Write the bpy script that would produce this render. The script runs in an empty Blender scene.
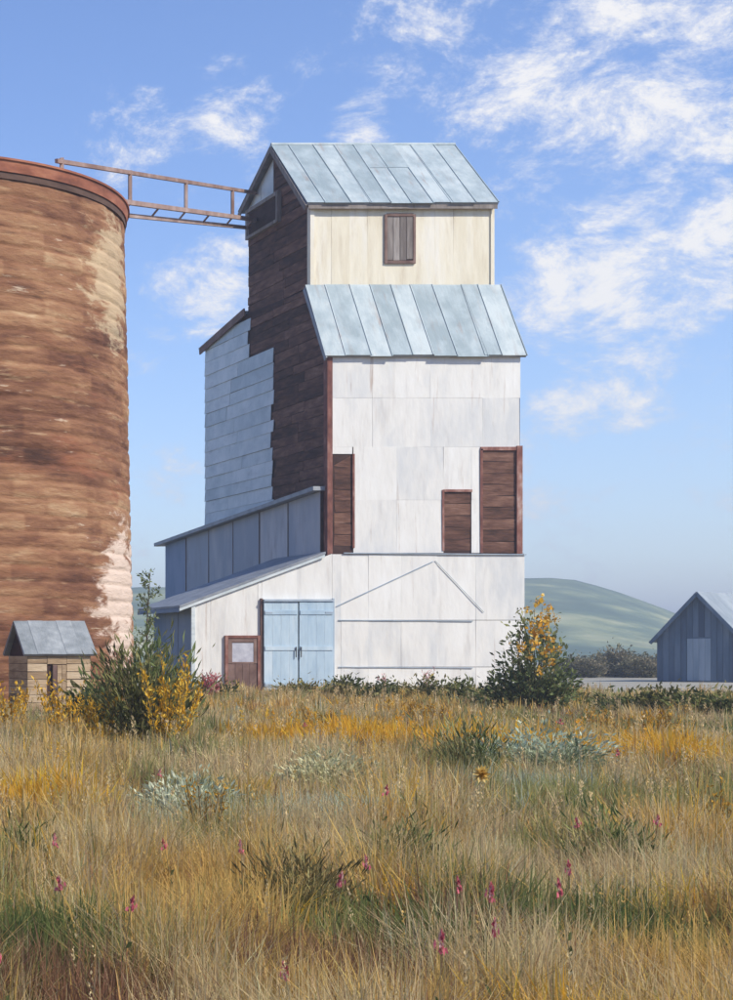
import bpy, math, random
import numpy as np
from mathutils import Vector, Matrix

random.seed(11)
rng = np.random.default_rng(11)
R = math.radians
scene = bpy.context.scene
col = scene.collection

# ------------------------------------------------------------------ camera
EYE, F, PX0, HOR = 1.6, 1800.0, -450.0, 656.0     # eye height; focal length, axis and horizon in picture units
cam_d = bpy.data.cameras.new('camera')
cam_d.sensor_fit = 'VERTICAL'; cam_d.sensor_height = 24.0; cam_d.lens = 43.2
cam_d.shift_x = 0.8165; cam_d.shift_y = 0.156
cam_d.clip_start = 0.1; cam_d.clip_end = 20000
cam = bpy.data.objects.new('camera', cam_d); col.objects.link(cam)
cam.location = (0, 0, EYE); cam.rotation_euler = (R(90), 0, 0)
scene.camera = cam

# ------------------------------------------------------------------ light
SUN_AZ, SUN_EL = 44.0, 40.0       # degrees right of the camera's back, degrees above the ground
sdir = Vector((math.sin(R(SUN_AZ))*math.cos(R(SUN_EL)), -math.cos(R(SUN_AZ))*math.cos(R(SUN_EL)), math.sin(R(SUN_EL))))
sun_d = bpy.data.lights.new('sun', 'SUN'); sun_d.energy = 3.7; sun_d.angle = R(0.6); sun_d.color = (1.0, 0.93, 0.80)
sun = bpy.data.objects.new('sun', sun_d); col.objects.link(sun)
sun.rotation_euler = sdir.to_track_quat('Z', 'Y').to_euler(); sun.location = (60, -20, 60)

world = bpy.data.worlds.new('World'); scene.world = world; world.use_nodes = True
wn, wl = world.node_tree.nodes, world.node_tree.links
for n in list(wn): wn.remove(n)
def wnode(t, **k):
    n = wn.new(t)
    for a, v in k.items(): setattr(n, a, v)
    return n
def wmath(op, a, b=None, c=None, clamp=False):
    n = wnode('ShaderNodeMath', operation=op, use_clamp=clamp)
    for i, v in enumerate((a, b, c)):
        if v is None: continue
        if isinstance(v, (int, float)): n.inputs[i].default_value = v
        else: wl.new(v, n.inputs[i])
    return n.outputs[0]
sky = wnode('ShaderNodeTexSky', sky_type='NISHITA', sun_disc=False)
sky.sun_elevation = R(SUN_EL); sky.sun_rotation = R(180-SUN_AZ)
sky.air_density = 1.0; sky.dust_density = 0.25; sky.ozone_density = 3.0; sky.altitude = 600
tc = wnode('ShaderNodeTexCoord')
vdir = tc.outputs['Generated']
# wind-blown streaky clouds: noise on the sky sphere, thicker in some banks than in others
mp = wnode('ShaderNodeMapping'); mp.inputs['Rotation'].default_value = (0, R(-32), R(20)); mp.inputs['Scale'].default_value = (15, 15, 25)
wl.new(vdir, mp.inputs['Vector'])
n1 = wnode('ShaderNodeTexNoise'); n1.inputs['Scale'].default_value = 1.3; n1.inputs['Detail'].default_value = 9; n1.inputs['Roughness'].default_value = 0.74; n1.inputs['Distortion'].default_value = 0.25
wl.new(mp.outputs[0], n1.inputs['Vector'])
n2 = wnode('ShaderNodeTexNoise'); n2.inputs['Scale'].default_value = 3.2; n2.inputs['Detail'].default_value = 3
wl.new(vdir, n2.inputs['Vector'])
banks = [(612,60,95,1.2),(690,75,90,1.2),(555,95,60,.75),(500,120,45,.6),(640,20,70,.7),(700,165,55,.8),(640,190,60,.9),(585,235,55,.8),(530,185,40,.5),
         (650,290,75,.95),(715,250,65,1.0),(570,300,55,.75),(625,385,45,.75),(570,412,32,.7),(700,335,40,.5),(360,122,30,.6),(400,20,70,.6),(480,20,50,.4),(110,140,45,.6),
         (150,120,40,.5),(232,100,48,.6),(100,85,25,.5),(180,300,45,.5),(222,265,35,.5),(148,335,35,.5),(172,470,40,.7),(130,525,40,.5),(330,50,45,.4),(560,480,60,.35)]
cov = None
for (bx, by, br, bs) in banks:
    d = Vector(((bx-PX0)/F, 1.0, (HOR-by)/F)).normalized()
    vm = wnode('ShaderNodeVectorMath', operation='DOT_PRODUCT'); wl.new(vdir, vm.inputs[0]); vm.inputs[1].default_value = d
    mr = wnode('ShaderNodeMapRange', interpolation_type='SMOOTHSTEP')
    mr.inputs['From Min'].default_value = math.cos(br*1.5/F*0.85); mr.inputs['From Max'].default_value = 1.0
    mr.inputs['To Min'].default_value = 0; mr.inputs['To Max'].default_value = bs
    wl.new(vm.outputs['Value'], mr.inputs['Value'])
    cov = mr.outputs[0] if cov is None else wmath('MAXIMUM', cov, mr.outputs[0])
base_cov = wmath('MULTIPLY', wmath('SUBTRACT', n2.outputs['Fac'], 0.5), 0.5)
tot = wmath('ADD', n1.outputs['Fac'], wmath('ADD', wmath('MULTIPLY', cov, 0.22), base_cov))
cm = wnode('ShaderNodeMapRange', interpolation_type='SMOOTHSTEP'); wl.new(tot, cm.inputs['Value'])
cm.inputs['From Min'].default_value = 0.575; cm.inputs['From Max'].default_value = 0.83; cm.inputs['To Max'].default_value = 0.88
# clouds catch the sky's own light: pale, a little cooler where thin
cramp = wnode('ShaderNodeMixRGB'); cramp.inputs[1].default_value = (4.8, 5.3, 6.6, 1); cramp.inputs[2].default_value = (8.1, 7.75, 7.15, 1)
wl.new(cm.outputs[0], cramp.inputs[0])
hs = wnode('ShaderNodeHueSaturation'); hs.inputs['Hue'].default_value = 0.506; hs.inputs['Saturation'].default_value = 1.1; hs.inputs['Value'].default_value = 1.3
wl.new(sky.outputs[0], hs.inputs['Color'])
tint = wnode('ShaderNodeMixRGB', blend_type='MULTIPLY'); tint.inputs[0].default_value = 1; tint.inputs[2].default_value = (1.03, .985, 1.05, 1); wl.new(hs.outputs[0], tint.inputs[1])
mixc = wnode('ShaderNodeMixRGB'); wl.new(cm.outputs[0], mixc.inputs[0]); wl.new(tint.outputs[0], mixc.inputs[1]); wl.new(cramp.outputs[0], mixc.inputs[2])
bg = wnode('ShaderNodeBackground'); bg.inputs['Strength'].default_value = 0.11
wl.new(mixc.outputs[0], bg.inputs['Color'])
wo = wnode('ShaderNodeOutputWorld'); wl.new(bg.outputs[0], wo.inputs['Surface'])

scene.view_settings.view_transform = 'Standard'; scene.view_settings.look = 'None'
scene.view_settings.gamma = 1.0; scene.view_settings.use_curve_mapping = False
scene.view_settings.exposure = 0.38

# ------------------------------------------------------------------ helpers
def X(px, D): return (px-PX0)/F*D
def Z(py, D): return EYE + (HOR-py)/F*D
def gnd(px, py, h=0.0):
    D = (EYE-h)*F/(py-HOR)
    return X(px, D), D
WPOS = {}
def tag(o, label=None, cat=None, group=None, kind=None):
    if label: o['label'] = label
    if cat: o['category'] = cat
    if group: o['group'] = group
    if kind: o['kind'] = kind
    return o
def empty(name, loc, label, cat, group=None):
    o = bpy.data.objects.new(name, None); col.objects.link(o); o.location = loc; o.empty_display_size = 0.3
    WPOS[o.name] = Vector(loc)
    return tag(o, label, cat, group)
def place(o, c, parent):
    if parent is not None:
        o.parent = parent; o.location = c - WPOS[parent.name]
    else: o.location = c
    WPOS[o.name] = c
def obj(name, verts, faces, mat, parent=None, smooth=False, origin=None):
    vs = np.asarray(verts, dtype=np.float64).reshape(-1, 3)
    c = Vector(vs.mean(0)) if origin is None else Vector(origin)
    me = bpy.data.meshes.new(name)
    me.from_pydata((vs-np.array(c)).tolist(), [], faces); me.materials.append(mat)
    if smooth: me.polygons.foreach_set('use_smooth', [True]*len(me.polygons))
    me.update()
    o = bpy.data.objects.new(name, me); col.objects.link(o)
    place(o, c, parent)
    return o
HEX = [(0,3,2,1),(4,5,6,7),(0,1,5,4),(1,2,6,5),(2,3,7,6),(3,0,4,7)]
def hexa(b):
    """8 world points, bottom ring then top ring"""
    return list(b), HEX
def box_pts(x0, x1, y0, y1, z0, z1):
    return [(x0,y0,z0),(x1,y0,z0),(x1,y1,z0),(x0,y1,z0),(x0,y0,z1),(x1,y0,z1),(x1,y1,z1),(x0,y1,z1)]
def box(name, x0, x1, y0, y1, z0, z1, mat, parent=None):
    return obj(name, box_pts(x0,x1,y0,y1,z0,z1), HEX, mat, parent)
def plate(name, quad, n, t, mat, parent=None, jit=0.0):
    """a quad (outer face, any order round) thickened by t against its normal n"""
    n = Vector(n).normalized()
    q = [Vector(p) + n*random.uniform(-jit, jit) for p in quad]
    if (q[1]-q[0]).cross(q[2]-q[0]).dot(n) < 0: q.reverse()
    k = len(q)
    back = [p - n*t for p in q]
    faces = [tuple(range(k)), tuple(reversed(range(k, 2*k)))] + [(i, k+i, k+(i+1) % k, (i+1) % k) for i in range(k)]
    return obj(name, q+back, faces, mat, parent)
def tube_pts(p0, p1, r, seg=8, r1=None):
    p0, p1 = Vector(p0), Vector(p1); d = (p1-p0).normalized(); r1 = r if r1 is None else r1
    a = d.orthogonal().normalized(); b = d.cross(a)
    v = [p0+(a*math.cos(2*math.pi*i/seg)+b*math.sin(2*math.pi*i/seg))*r for i in range(seg)]
    v += [p1+(a*math.cos(2*math.pi*i/seg)+b*math.sin(2*math.pi*i/seg))*r1 for i in range(seg)]
    f = [(i, (i+1) % seg, seg+(i+1) % seg, seg+i) for i in range(seg)] + [tuple(reversed(range(seg))), tuple(range(seg, 2*seg))]
    return v, f
def tube(name, p0, p1, r, mat, parent=None, seg=8, r1=None):
    v, f = tube_pts(p0, p1, r, seg, r1)
    return obj(name, v, f, mat, parent, smooth=False)
def join(parts):
    V, Fc = [], []
    for v, f in parts:
        o = len(V); V += list(v); Fc += [tuple(i+o for i in q) for q in f]
    return V, Fc
def bar_pts(p0, p1, w, h):
    """square-section timber from p0 to p1"""
    p0, p1 = Vector(p0), Vector(p1); d = (p1-p0).normalized()
    up = Vector((0,0,1)) if abs(d.z) < 0.95 else Vector((0,1,0))
    a = d.cross(up).normalized()*w/2; b = a.cross(d).normalized()*h/2
    return [p0-a-b, p0+a-b, p0+a+b, p0-a+b, p1-a-b, p1+a-b, p1+a+b, p1-a+b], HEX
def bar(name, p0, p1, w, h, mat, parent=None):
    v, f = bar_pts(p0, p1, w, h); return obj(name, v, f, mat, parent)

# ------------------------------------------------------------------ materials
def lin(c):
    return tuple(((v/255)/12.92 if v/255 <= .04045 else ((v/255+.055)/1.055)**2.4) for v in c)
def newmat(name):
    m = bpy.data.materials.new(name); m.use_nodes = True
    nt = m.node_tree; b = nt.nodes['Principled BSDF']
    return m, nt, nt.nodes, nt.links, b
def surface(name, stops, scale=(1,1,1), rough=0.8, metal=0.0, bump=0.3, bscale=(1,1,1), bdist=0.02, vary=0.25, detail=6, streak=None, spec=0.3, dirt=None, streaks=None):
    """weathered surface: stretched noise through a colour ramp, per-piece variation, dirt flecks, fine relief"""
    m, nt, N, L, b = newmat(name)
    tcn = N.new('ShaderNodeTexCoord'); geo = N.new('ShaderNodeNewGeometry'); oi = N.new('ShaderNodeObjectInfo')
    mpn = N.new('ShaderNodeMapping'); mpn.inputs['Scale'].default_value = scale
    L.new(geo.outputs['Position'], mpn.inputs['Vector'])
    off = N.new('ShaderNodeVectorMath'); off.operation = 'ADD'
    sc = N.new('ShaderNodeVectorMath'); sc.operation = 'SCALE'; sc.inputs[0].default_value = (37, 19, 53); L.new(oi.outputs['Random'], sc.inputs['Scale'])
    L.new(mpn.outputs[0], off.inputs[0]); L.new(sc.outputs[0], off.inputs[1])
    nz = N.new('ShaderNodeTexNoise'); nz.inputs['Scale'].default_value = 1.0; nz.inputs['Detail'].default_value = detail; nz.inputs['Roughness'].default_value = 0.62
    L.new(off.outputs[0], nz.inputs['Vector'])
    add = N.new('ShaderNodeMath'); add.operation = 'MULTIPLY_ADD'
    cen = N.new('ShaderNodeMath'); cen.operation = 'SUBTRACT'; L.new(oi.outputs['Random'], cen.inputs[0]); cen.inputs[1].default_value = 0.5
    L.new(cen.outputs[0], add.inputs[0]); add.inputs[1].default_value = vary; L.new(nz.outputs['Fac'], add.inputs[2])
    rp = N.new('ShaderNodeValToRGB'); cr = rp.color_ramp
    while len(cr.elements) > 1: cr.elements.remove(cr.elements[-1])
    for i, (p, c) in enumerate(stops):
        e = cr.elements[0] if i == 0 else cr.elements.new(p)
        e.position = p; e.color = (*c, 1)
    L.new(add.outputs[0], rp.inputs['Fac'])
    colr = rp.outputs['Color']
    for dd in [d_ for d_ in (dirt, streaks) if d_]:
        dcol, amount, dscale = dd
        dm = N.new('ShaderNodeMapping'); dm.inputs['Scale'].default_value = dscale; L.new(geo.outputs['Position'], dm.inputs['Vector'])
        dn = N.new('ShaderNodeTexNoise'); dn.inputs['Scale'].default_value = 1.0; dn.inputs['Detail'].default_value = 8; dn.inputs['Roughness'].default_value = 0.7
        L.new(dm.outputs[0], dn.inputs['Vector'])
        dr = N.new('ShaderNodeMapRange'); dr.interpolation_type = 'SMOOTHSTEP'; dr.inputs['From Min'].default_value = 0.5 if dd is dirt else .585; dr.inputs['From Max'].default_value = 0.78 if dd is dirt else .74; dr.inputs['To Max'].default_value = amount
        L.new(dn.outputs['Fac'], dr.inputs['Value'])
        mx = N.new('ShaderNodeMixRGB'); L.new(dr.outputs[0], mx.inputs[0]); L.new(colr, mx.inputs[1]); mx.inputs[2].default_value = (*dcol, 1)
        colr = mx.outputs[0]
    L.new(colr, b.inputs['Base Color'])
    b.inputs['Roughness'].default_value = rough; b.inputs['Metallic'].default_value = metal; b.inputs['Specular IOR Level'].default_value = spec
    bm = N.new('ShaderNodeMapping'); bm.inputs['Scale'].default_value = bscale; L.new(geo.outputs['Position'], bm.inputs['Vector'])
    bn = N.new('ShaderNodeTexNoise'); bn.inputs['Scale'].default_value = 1.0; bn.inputs['Detail'].default_value = 5; L.new(bm.outputs[0], bn.inputs['Vector'])
    bu = N.new('ShaderNodeBump'); bu.inputs['Strength'].default_value = bump; bu.inputs['Distance'].default_value = bdist
    L.new(bn.outputs['Fac'], bu.inputs['Height']); L.new(bu.outputs[0], b.inputs['Normal'])
    return m
M = {}
rust = (0.26, 0.11, 0.055)
M['cream'] = surface('cream painted sheet', [(.3, (.72,.65,.49)), (.5, (.80,.74,.58)), (.7, (.83,.79,.68))], (1.6,1.6,.35), .7, bump=.5, bscale=(5,5,1.2), bdist=.03, vary=.18, dirt=((.50,.40,.27), .6, (2.4,2.4,.35)))
M['white'] = surface('white painted sheet', [(.28, (.64,.65,.64)), (.5, (.78,.765,.715)), (.72, (.83,.825,.785))], (1.3,1.3,.4), .65, bump=.5, bscale=(4,4,1.5), bdist=.03, vary=.22, dirt=((.46,.42,.38), .55, (2.2,2.2,.3)), streaks=((.36,.22,.14), .6, (3.4,3.4,.22)))
M['roof'] = surface('galvanised roof sheet', [(.3, (.28,.345,.365)), (.5, (.37,.44,.46)), (.72, (.50,.56,.56))], (1.5,1.5,.6), .65, .05, bump=.5, bscale=(6,1.5,1.5), bdist=.03, vary=.35, dirt=((.30,.24,.20), .35, (3,.8,.8)), streaks=((.30,.15,.09), .55, (3.2,.5,.5)))
M['roof_line'] = surface('dull grey flashing', [(.3, (.20,.22,.25)), (.7, (.36,.38,.40))], (2,2,2), .6, .2, vary=.2)
M['grey'] = surface('weathered grey sheet', [(.3, (.50,.57,.59)), (.5, (.62,.68,.69)), (.72, (.74,.78,.78))], (1.1,1.1,1.1), .6, .05, bump=.5, bscale=(2,2,7), bdist=.03, vary=.3, dirt=((.34,.38,.42), .5, (.7,.7,2.5)))
M['slate'] = surface('blue grey sheet', [(.3, (.36,.40,.46)), (.5, (.48,.495,.52)), (.72, (.64,.62,.62))], (.8,.8,.25), .65, .05, bump=.4, bscale=(5,5,1), bdist=.03, vary=.5, dirt=((.24,.20,.20), .45, (1.5,1.5,.4)))
M['slate_dark'] = surface('dark blue board', [(.3, (.17,.25,.36)), (.7, (.29,.36,.47))], (.8,.8,.4), .75, bump=.4, bscale=(5,5,1), vary=.3)  # darker, bluer tone than the front sheets: shed's left wall, eave, rear annex panel
M['wood'] = surface('bare brown board', [(.28, (.055,.028,.02)), (.5, (.13,.062,.042)), (.68, (.21,.11,.075)), (.8, (.30,.18,.13))], (1.2,1.2,5), .9, bump=.7, bscale=(3,3,22), bdist=.03, vary=.28)
M['core'] = surface('dark sheathing', [(.3, (.04,.022,.018)), (.7, (.09,.05,.04))], (1,1,3), .95, vary=.1)
M['red'] = surface('red brown trim', [(.3, (.13,.05,.04)), (.5, (.24,.10,.075)), (.65, (.36,.20,.16)), (.8, (.52,.42,.37))], (3,3,1.6), .85, bump=.5, bscale=(6,6,2), vary=.2)
M['brown_trim'] = surface('brown painted trim', [(.3, (.13,.075,.06)), (.7, (.26,.17,.14))], (2,2,2), .85, bump=.4, bscale=(8,8,3), vary=.2)
M['grey_wood'] = surface('grey weathered wood', [(.3, (.16,.135,.12)), (.55, (.27,.235,.21)), (.75, (.38,.34,.31))], (5,5,.8), .9, bump=.7, bscale=(20,20,2.5), bdist=.02, vary=.35)
M['blue_door'] = surface('pale blue door paint', [(.3, (.36,.49,.60)), (.55, (.47,.60,.69)), (.75, (.60,.70,.76))], (1.8,1.8,.5), .7, bump=.4, bscale=(8,8,1.5), vary=.2, dirt=((.24,.30,.36), .5, (2,2,.6)))
M['blue_trim'] = surface('blue grey seam', [(.3, (.26,.34,.42)), (.7, (.46,.53,.60))], (2,2,2), .7, vary=.2)
M['pane'] = surface('dusty pane', [(.3, (.40,.40,.46)), (.7, (.60,.60,.64))], (4,4,4), .25, vary=.1, bump=.1)
M['iron'] = surface('dull iron', [(.3, (.05,.045,.045)), (.7, (.12,.10,.10))], (6,6,6), .6, .6, vary=.1)
M['cat'] = surface('rusty pinkish steel', [(.3, (.22,.13,.10)), (.55, (.36,.25,.21)), (.75, (.46,.36,.33))], (1.2,1.2,1.2), .8, .1, vary=.3)
M['tan_board'] = surface('tan weathered board', [(.3, (.32,.215,.125)), (.5, (.50,.36,.22)), (.75, (.62,.48,.32))], (1.5,1.5,6), .9, bump=.7, bscale=(4,4,26), bdist=.02, vary=.4)
M['grey_roof'] = surface('old grey roofing', [(.3, (.19,.21,.215)), (.6, (.31,.33,.335)), (.8, (.43,.45,.44))], (3,3,3), .8, .1, bump=.5, bscale=(14,3,3), vary=.3)
M['barn'] = surface('dark blue grey barn board', [(.3, (.06,.09,.135)), (.55, (.105,.15,.205)), (.8, (.18,.225,.28))], (1.5,1.5,.3), .85, bump=.5, bscale=(8,8,1), vary=.4)
M['barn_door'] = surface('faded blue door', [(.3, (.22,.28,.34)), (.7, (.38,.43,.48))], (1.5,1.5,.3), .85, vary=.3)
M['barn_roof'] = surface('pale barn roof', [(.3, (.22,.26,.29)), (.7, (.36,.40,.42))], (.7,.7,.7), .65, .1, vary=.25)
M['rim'] = surface('red oxide rim', [(.28, (.14,.05,.03)), (.5, (.29,.105,.06)), (.75, (.42,.18,.10))], (1,1,3), .85, bump=.5, bscale=(5,5,12), vary=.1)
M['rim_dark'] = surface('dark rim', [(.3, (.07,.04,.03)), (.7, (.15,.09,.065))], (1,1,3), .9, vary=.1)

def tank_material():
    m, nt, N, L, b = newmat('rusted and limewashed tank wall')
    geo = N.new('ShaderNodeNewGeometry')
    def noise(scale, detail=7, rough=.62, dist=0.0):
        mp_ = N.new('ShaderNodeMapping'); mp_.inputs['Scale'].default_value = scale; L.new(geo.outputs['Position'], mp_.inputs['Vector'])
        n = N.new('ShaderNodeTexNoise'); n.inputs['Scale'].default_value = 1; n.inputs['Detail'].default_value = detail; n.inputs['Roughness'].default_value = rough; n.inputs['Distortion'].default_value = dist
        L.new(mp_.outputs[0], n.inputs['Vector']); return n.outputs['Fac']
    rp = N.new('ShaderNodeValToRGB'); cr = rp.color_ramp
    st = [(.28, (.06,.028,.018)), (.39, (.15,.065,.036)), (.49, (.25,.12,.062)), (.57, (.33,.175,.09)), (.65, (.44,.28,.155)), (.75, (.62,.49,.33))]
    while len(cr.elements) > 1: cr.elements.remove(cr.elements[-1])
    for i, (p, c) in enumerate(st):
        e = cr.elements[0] if i == 0 else cr.elements.new(p); e.position = p; e.color = (*c, 1)
    mxn = N.new('ShaderNodeMixRGB'); mxn.inputs[0].default_value = .42
    L.new(noise((.42,.42,2.4), 10, .7, .0), mxn.inputs[1]); L.new(noise((.17,.17,.42), 4, .6), mxn.inputs[2])
    st_ = N.new('ShaderNodeMapRange'); st_.clamp = False; st_.inputs['From Min'].default_value = .37; st_.inputs['From Max'].default_value = .63; st_.inputs['To Min'].default_value = .32; st_.inputs['To Max'].default_value = .64
    L.new(mxn.outputs[0], st_.inputs['Value'])
    tn = N.new('ShaderNodeAttribute'); tn.attribute_name = 'tone'
    tm = N.new('ShaderNodeMath'); tm.operation = 'MULTIPLY_ADD'; L.new(tn.outputs['Fac'], tm.inputs[0]); tm.inputs[1].default_value = .16
    ts = N.new('ShaderNodeMath'); ts.operation = 'SUBTRACT'; L.new(st_.outputs[0], ts.inputs[0]); ts.inputs[1].default_value = .08
    L.new(ts.outputs[0], tm.inputs[2]); L.new(tm.outputs[0], rp.inputs['Fac'])
    flk = rp.outputs['Color']
    # flakes: pale scale still clinging on, and dark bare scabs
    for sc_, lo, hi, amt, c in [((.5,.5,4.4), .58, .68, .5, (.48,.32,.18)), ((.7,.7,5.2), .63, .70, .6, (.62,.50,.36)), ((.45,.45,3.6), .60, .70, .5, (.075,.038,.026)), ((.25,.25,1.5), .54, .68, .6, (.27,.10,.05))]:
        s = N.new('ShaderNodeMapRange'); s.interpolation_type = 'SMOOTHSTEP'; s.inputs['From Min'].default_value = lo; s.inputs['From Max'].default_value = hi; s.inputs['To Max'].default_value = amt
        mo = N.new('ShaderNodeMapping'); mo.inputs['Scale'].default_value = sc_; mo.inputs['Location'].default_value = (hi*31, lo*57, amt*13); L.new(geo.outputs['Position'], mo.inputs['Vector'])
        nf = N.new('ShaderNodeTexNoise'); nf.inputs['Scale'].default_value = 1; nf.inputs['Detail'].default_value = 6; nf.inputs['Roughness'].default_value = .66; L.new(mo.outputs[0], nf.inputs['Vector'])
        L.new(nf.outputs['Fac'], s.inputs['Value'])
        mx = N.new('ShaderNodeMixRGB'); L.new(s.outputs[0], mx.inputs[0]); L.new(flk, mx.inputs[1]); mx.inputs[2].default_value = (*c, 1); flk = mx.outputs[0]
    # remnants of pale limewash: one patch low on the wall, one under the rim
    colr = flk
    for (cx, cy, cz), rad, amt, c in [((16.7,53.2,3.3), 3.6, 1.0, (.66,.52,.42)), ((16.4,52.8,12.6), 3.2, .6, (.62,.50,.32)), ((17.9,55.6,8.2), 1.8, .6, (.58,.43,.27))]:
        vd = N.new('ShaderNodeVectorMath'); vd.operation = 'DISTANCE'; L.new(geo.outputs['Position'], vd.inputs[0]); vd.inputs[1].default_value = (cx, cy, cz)
        mr = N.new('ShaderNodeMapRange'); mr.inputs['From Min'].default_value = rad; mr.inputs['From Max'].default_value = 0; L.new(vd.outputs['Value'], mr.inputs['Value'])
        a = N.new('ShaderNodeMath'); a.operation = 'MULTIPLY_ADD'; L.new(mr.outputs[0], a.inputs[0]); a.inputs[1].default_value = .55; L.new(noise((.7,.7,2.2), 9, .7, .4), a.inputs[2])
        s = N.new('ShaderNodeMapRange'); s.interpolation_type = 'SMOOTHSTEP'; s.inputs['From Min'].default_value = .70; s.inputs['From Max'].default_value = .84; s.inputs['To Max'].default_value = amt
        L.new(a.outputs[0], s.inputs['Value'])
        mx = N.new('ShaderNodeMixRGB'); L.new(s.outputs[0], mx.inputs[0]); L.new(colr, mx.inputs[1]); mx.inputs[2].default_value = (*c, 1); colr = mx.outputs[0]
    L.new(colr, b.inputs['Base Color']); b.inputs['Roughness'].default_value = .9; b.inputs['Specular IOR Level'].default_value = .2
    bu = N.new('ShaderNodeBump'); bu.inputs['Strength'].default_value = .9; bu.inputs['Distance'].default_value = .06
    L.new(noise((1.6,1.6,7), 7, .65), bu.inputs['Height']); L.new(bu.outputs[0], b.inputs['Normal'])
    return m
M['tank'] = tank_material()

def leaf_material(name, translucent=0.3, rough=.7):
    """plant parts: each leaf or blade carries its own colour"""
    m, nt, N, L, b = newmat(name)
    at = N.new('ShaderNodeAttribute'); at.attribute_name = 'leaf_colour'
    N.remove(b)
    df = N.new('ShaderNodeBsdfDiffuse'); tr = N.new('ShaderNodeBsdfTranslucent'); mx = N.new('ShaderNodeMixShader'); mx.inputs[0].default_value = translucent
    L.new(at.outputs['Color'], df.inputs['Color']); L.new(at.outputs['Color'], tr.inputs['Color'])
    L.new(df.outputs[0], mx.inputs[1]); L.new(tr.outputs[0], mx.inputs[2]); L.new(mx.outputs[0], N['Material Output'].inputs['Surface'])
    return m
M['leaf'] = leaf_material('leaf'); M['blade'] = leaf_material('grass blade', .45)
M['stem'] = surface('brown stem', [(.3, (.10,.085,.04)), (.7, (.20,.165,.08))], (5,5,5), .9, vary=.2)
M['bark'] = surface('grey brown bark', [(.3, (.08,.06,.045)), (.7, (.17,.135,.10))], (6,6,2), .95, vary=.2)

def ground_material():
    m, nt, N, L, b = newmat('dry earth with thatch')
    geo = N.new('ShaderNodeNewGeometry')
    def noise(s, d=6, r=.6):
        n = N.new('ShaderNodeTexNoise'); n.inputs['Scale'].default_value = s; n.inputs['Detail'].default_value = d; n.inputs['Roughness'].default_value = r
        L.new(geo.outputs['Position'], n.inputs['Vector']); return n.outputs['Fac']
    rp = N.new('ShaderNodeValToRGB'); cr = rp.color_ramp
    st = [(.32, (.17,.125,.06)), (.5, (.28,.21,.10)), (.66, (.38,.29,.15))]
    while len(cr.elements) > 1: cr.elements.remove(cr.elements[-1])
    for i, (p, c) in enumerate(st):
        e = cr.elements[0] if i == 0 else cr.elements.new(p); e.position = p; e.color = (*c, 1)
    mx = N.new('ShaderNodeMixRGB'); mx.inputs[0].default_value = .5; L.new(noise(.35), mx.inputs[1]); L.new(noise(9, 8, .7), mx.inputs[2])
    L.new(mx.outputs[0], rp.inputs['Fac']); L.new(rp.outputs[0], b.inputs['Base Color']); b.inputs['Roughness'].default_value = 1
    b.inputs['Specular IOR Level'].default_value = .1
    bu = N.new('ShaderNodeBump'); bu.inputs['Strength'].default_value = .8; bu.inputs['Distance'].default_value = .05; L.new(noise(14, 8, .7), bu.inputs['Height']); L.new(bu.outputs[0], b.inputs['Normal'])
    return m
M['ground'] = ground_material()
M['field'] = surface('pale stubble field', [(.3, (.26,.25,.20)), (.5, (.36,.34,.27)), (.7, (.44,.40,.33))], (.05,.35,1), 1, bump=.5, bscale=(3,3,3), vary=0, spec=.1, dirt=((.26,.17,.14), .6, (.02,.22,1)))
M['hill'] = surface('grassy hillside', [(.36, (.085,.14,.10)), (.47, (.15,.21,.13)), (.54, (.30,.34,.18)), (.64, (.50,.48,.28))], (.014,.012,.06), 1, bump=.4, bscale=(.05,.05,.05), bdist=1.5, vary=0, spec=.1, dirt=((.045,.085,.065), .7, (.012,.02,.08)))

# ------------------------------------------------------------------ terrain
def sheet(name, x0, x1, y0, y1, z, mat, nx=2, ny=2):
    xs, ys = np.linspace(x0, x1, nx), np.linspace(y0, y1, ny)
    v = [(x, y, z) for y in ys for x in xs]
    f = [(j*nx+i, j*nx+i+1, (j+1)*nx+i+1, (j+1)*nx+i) for j in range(ny-1) for i in range(nx-1)]
    return obj(name, v, f, mat)
tag(sheet('ground', -5000, 7000, -3000, 9000, 0, M['ground']), 'dry earth under the meadow reaching to the hills', kind='structure')
# pale field beyond the elevator, with an uneven near edge
fx = np.linspace(-150, 500, 90)
near = 62 + 4*np.sin(fx*.11) + 2*np.sin(fx*.37+1)
near = np.where(fx < 40, 92, near)
fv = [(x, n, .004) for x, n in zip(fx, near)] + [(x, 420, .004) for x in fx]
tag(obj('field', fv, [(i, i+1, 90+i+1, 90+i) for i in range(89)], M['field']), 'pale stubble field stretching behind the elevator', kind='structure')

def vnoise(x, y, seed=0):
    """smooth value noise, arrays"""
    xi, yi = np.floor(x).astype(np.int64), np.floor(y).astype(np.int64); xf, yf = x-xi, y-yi
    u, v = xf*xf*(3-2*xf), yf*yf*(3-2*yf)
    def h(a, b):
        n = (a*374761393 + b*668265263 + seed*1442695041) & 0x7fffffff
        n = ((n ^ (n >> 13))*1274126177) & 0x7fffffff
        return ((n ^ (n >> 16)) & 0xffff)/65535.0
    return (h(xi,yi)*(1-u)+h(xi+1,yi)*u)*(1-v) + (h(xi,yi+1)*(1-u)+h(xi+1,yi+1)*u)*v
def fbm(x, y, seed=0, oct=4):
    s, a, t = 0, 1.0, 0
    for i in range(oct):
        s = s + a*vnoise(x*2**i, y*2**i, seed+i); t += a; a *= .5
    return s/t

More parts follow.
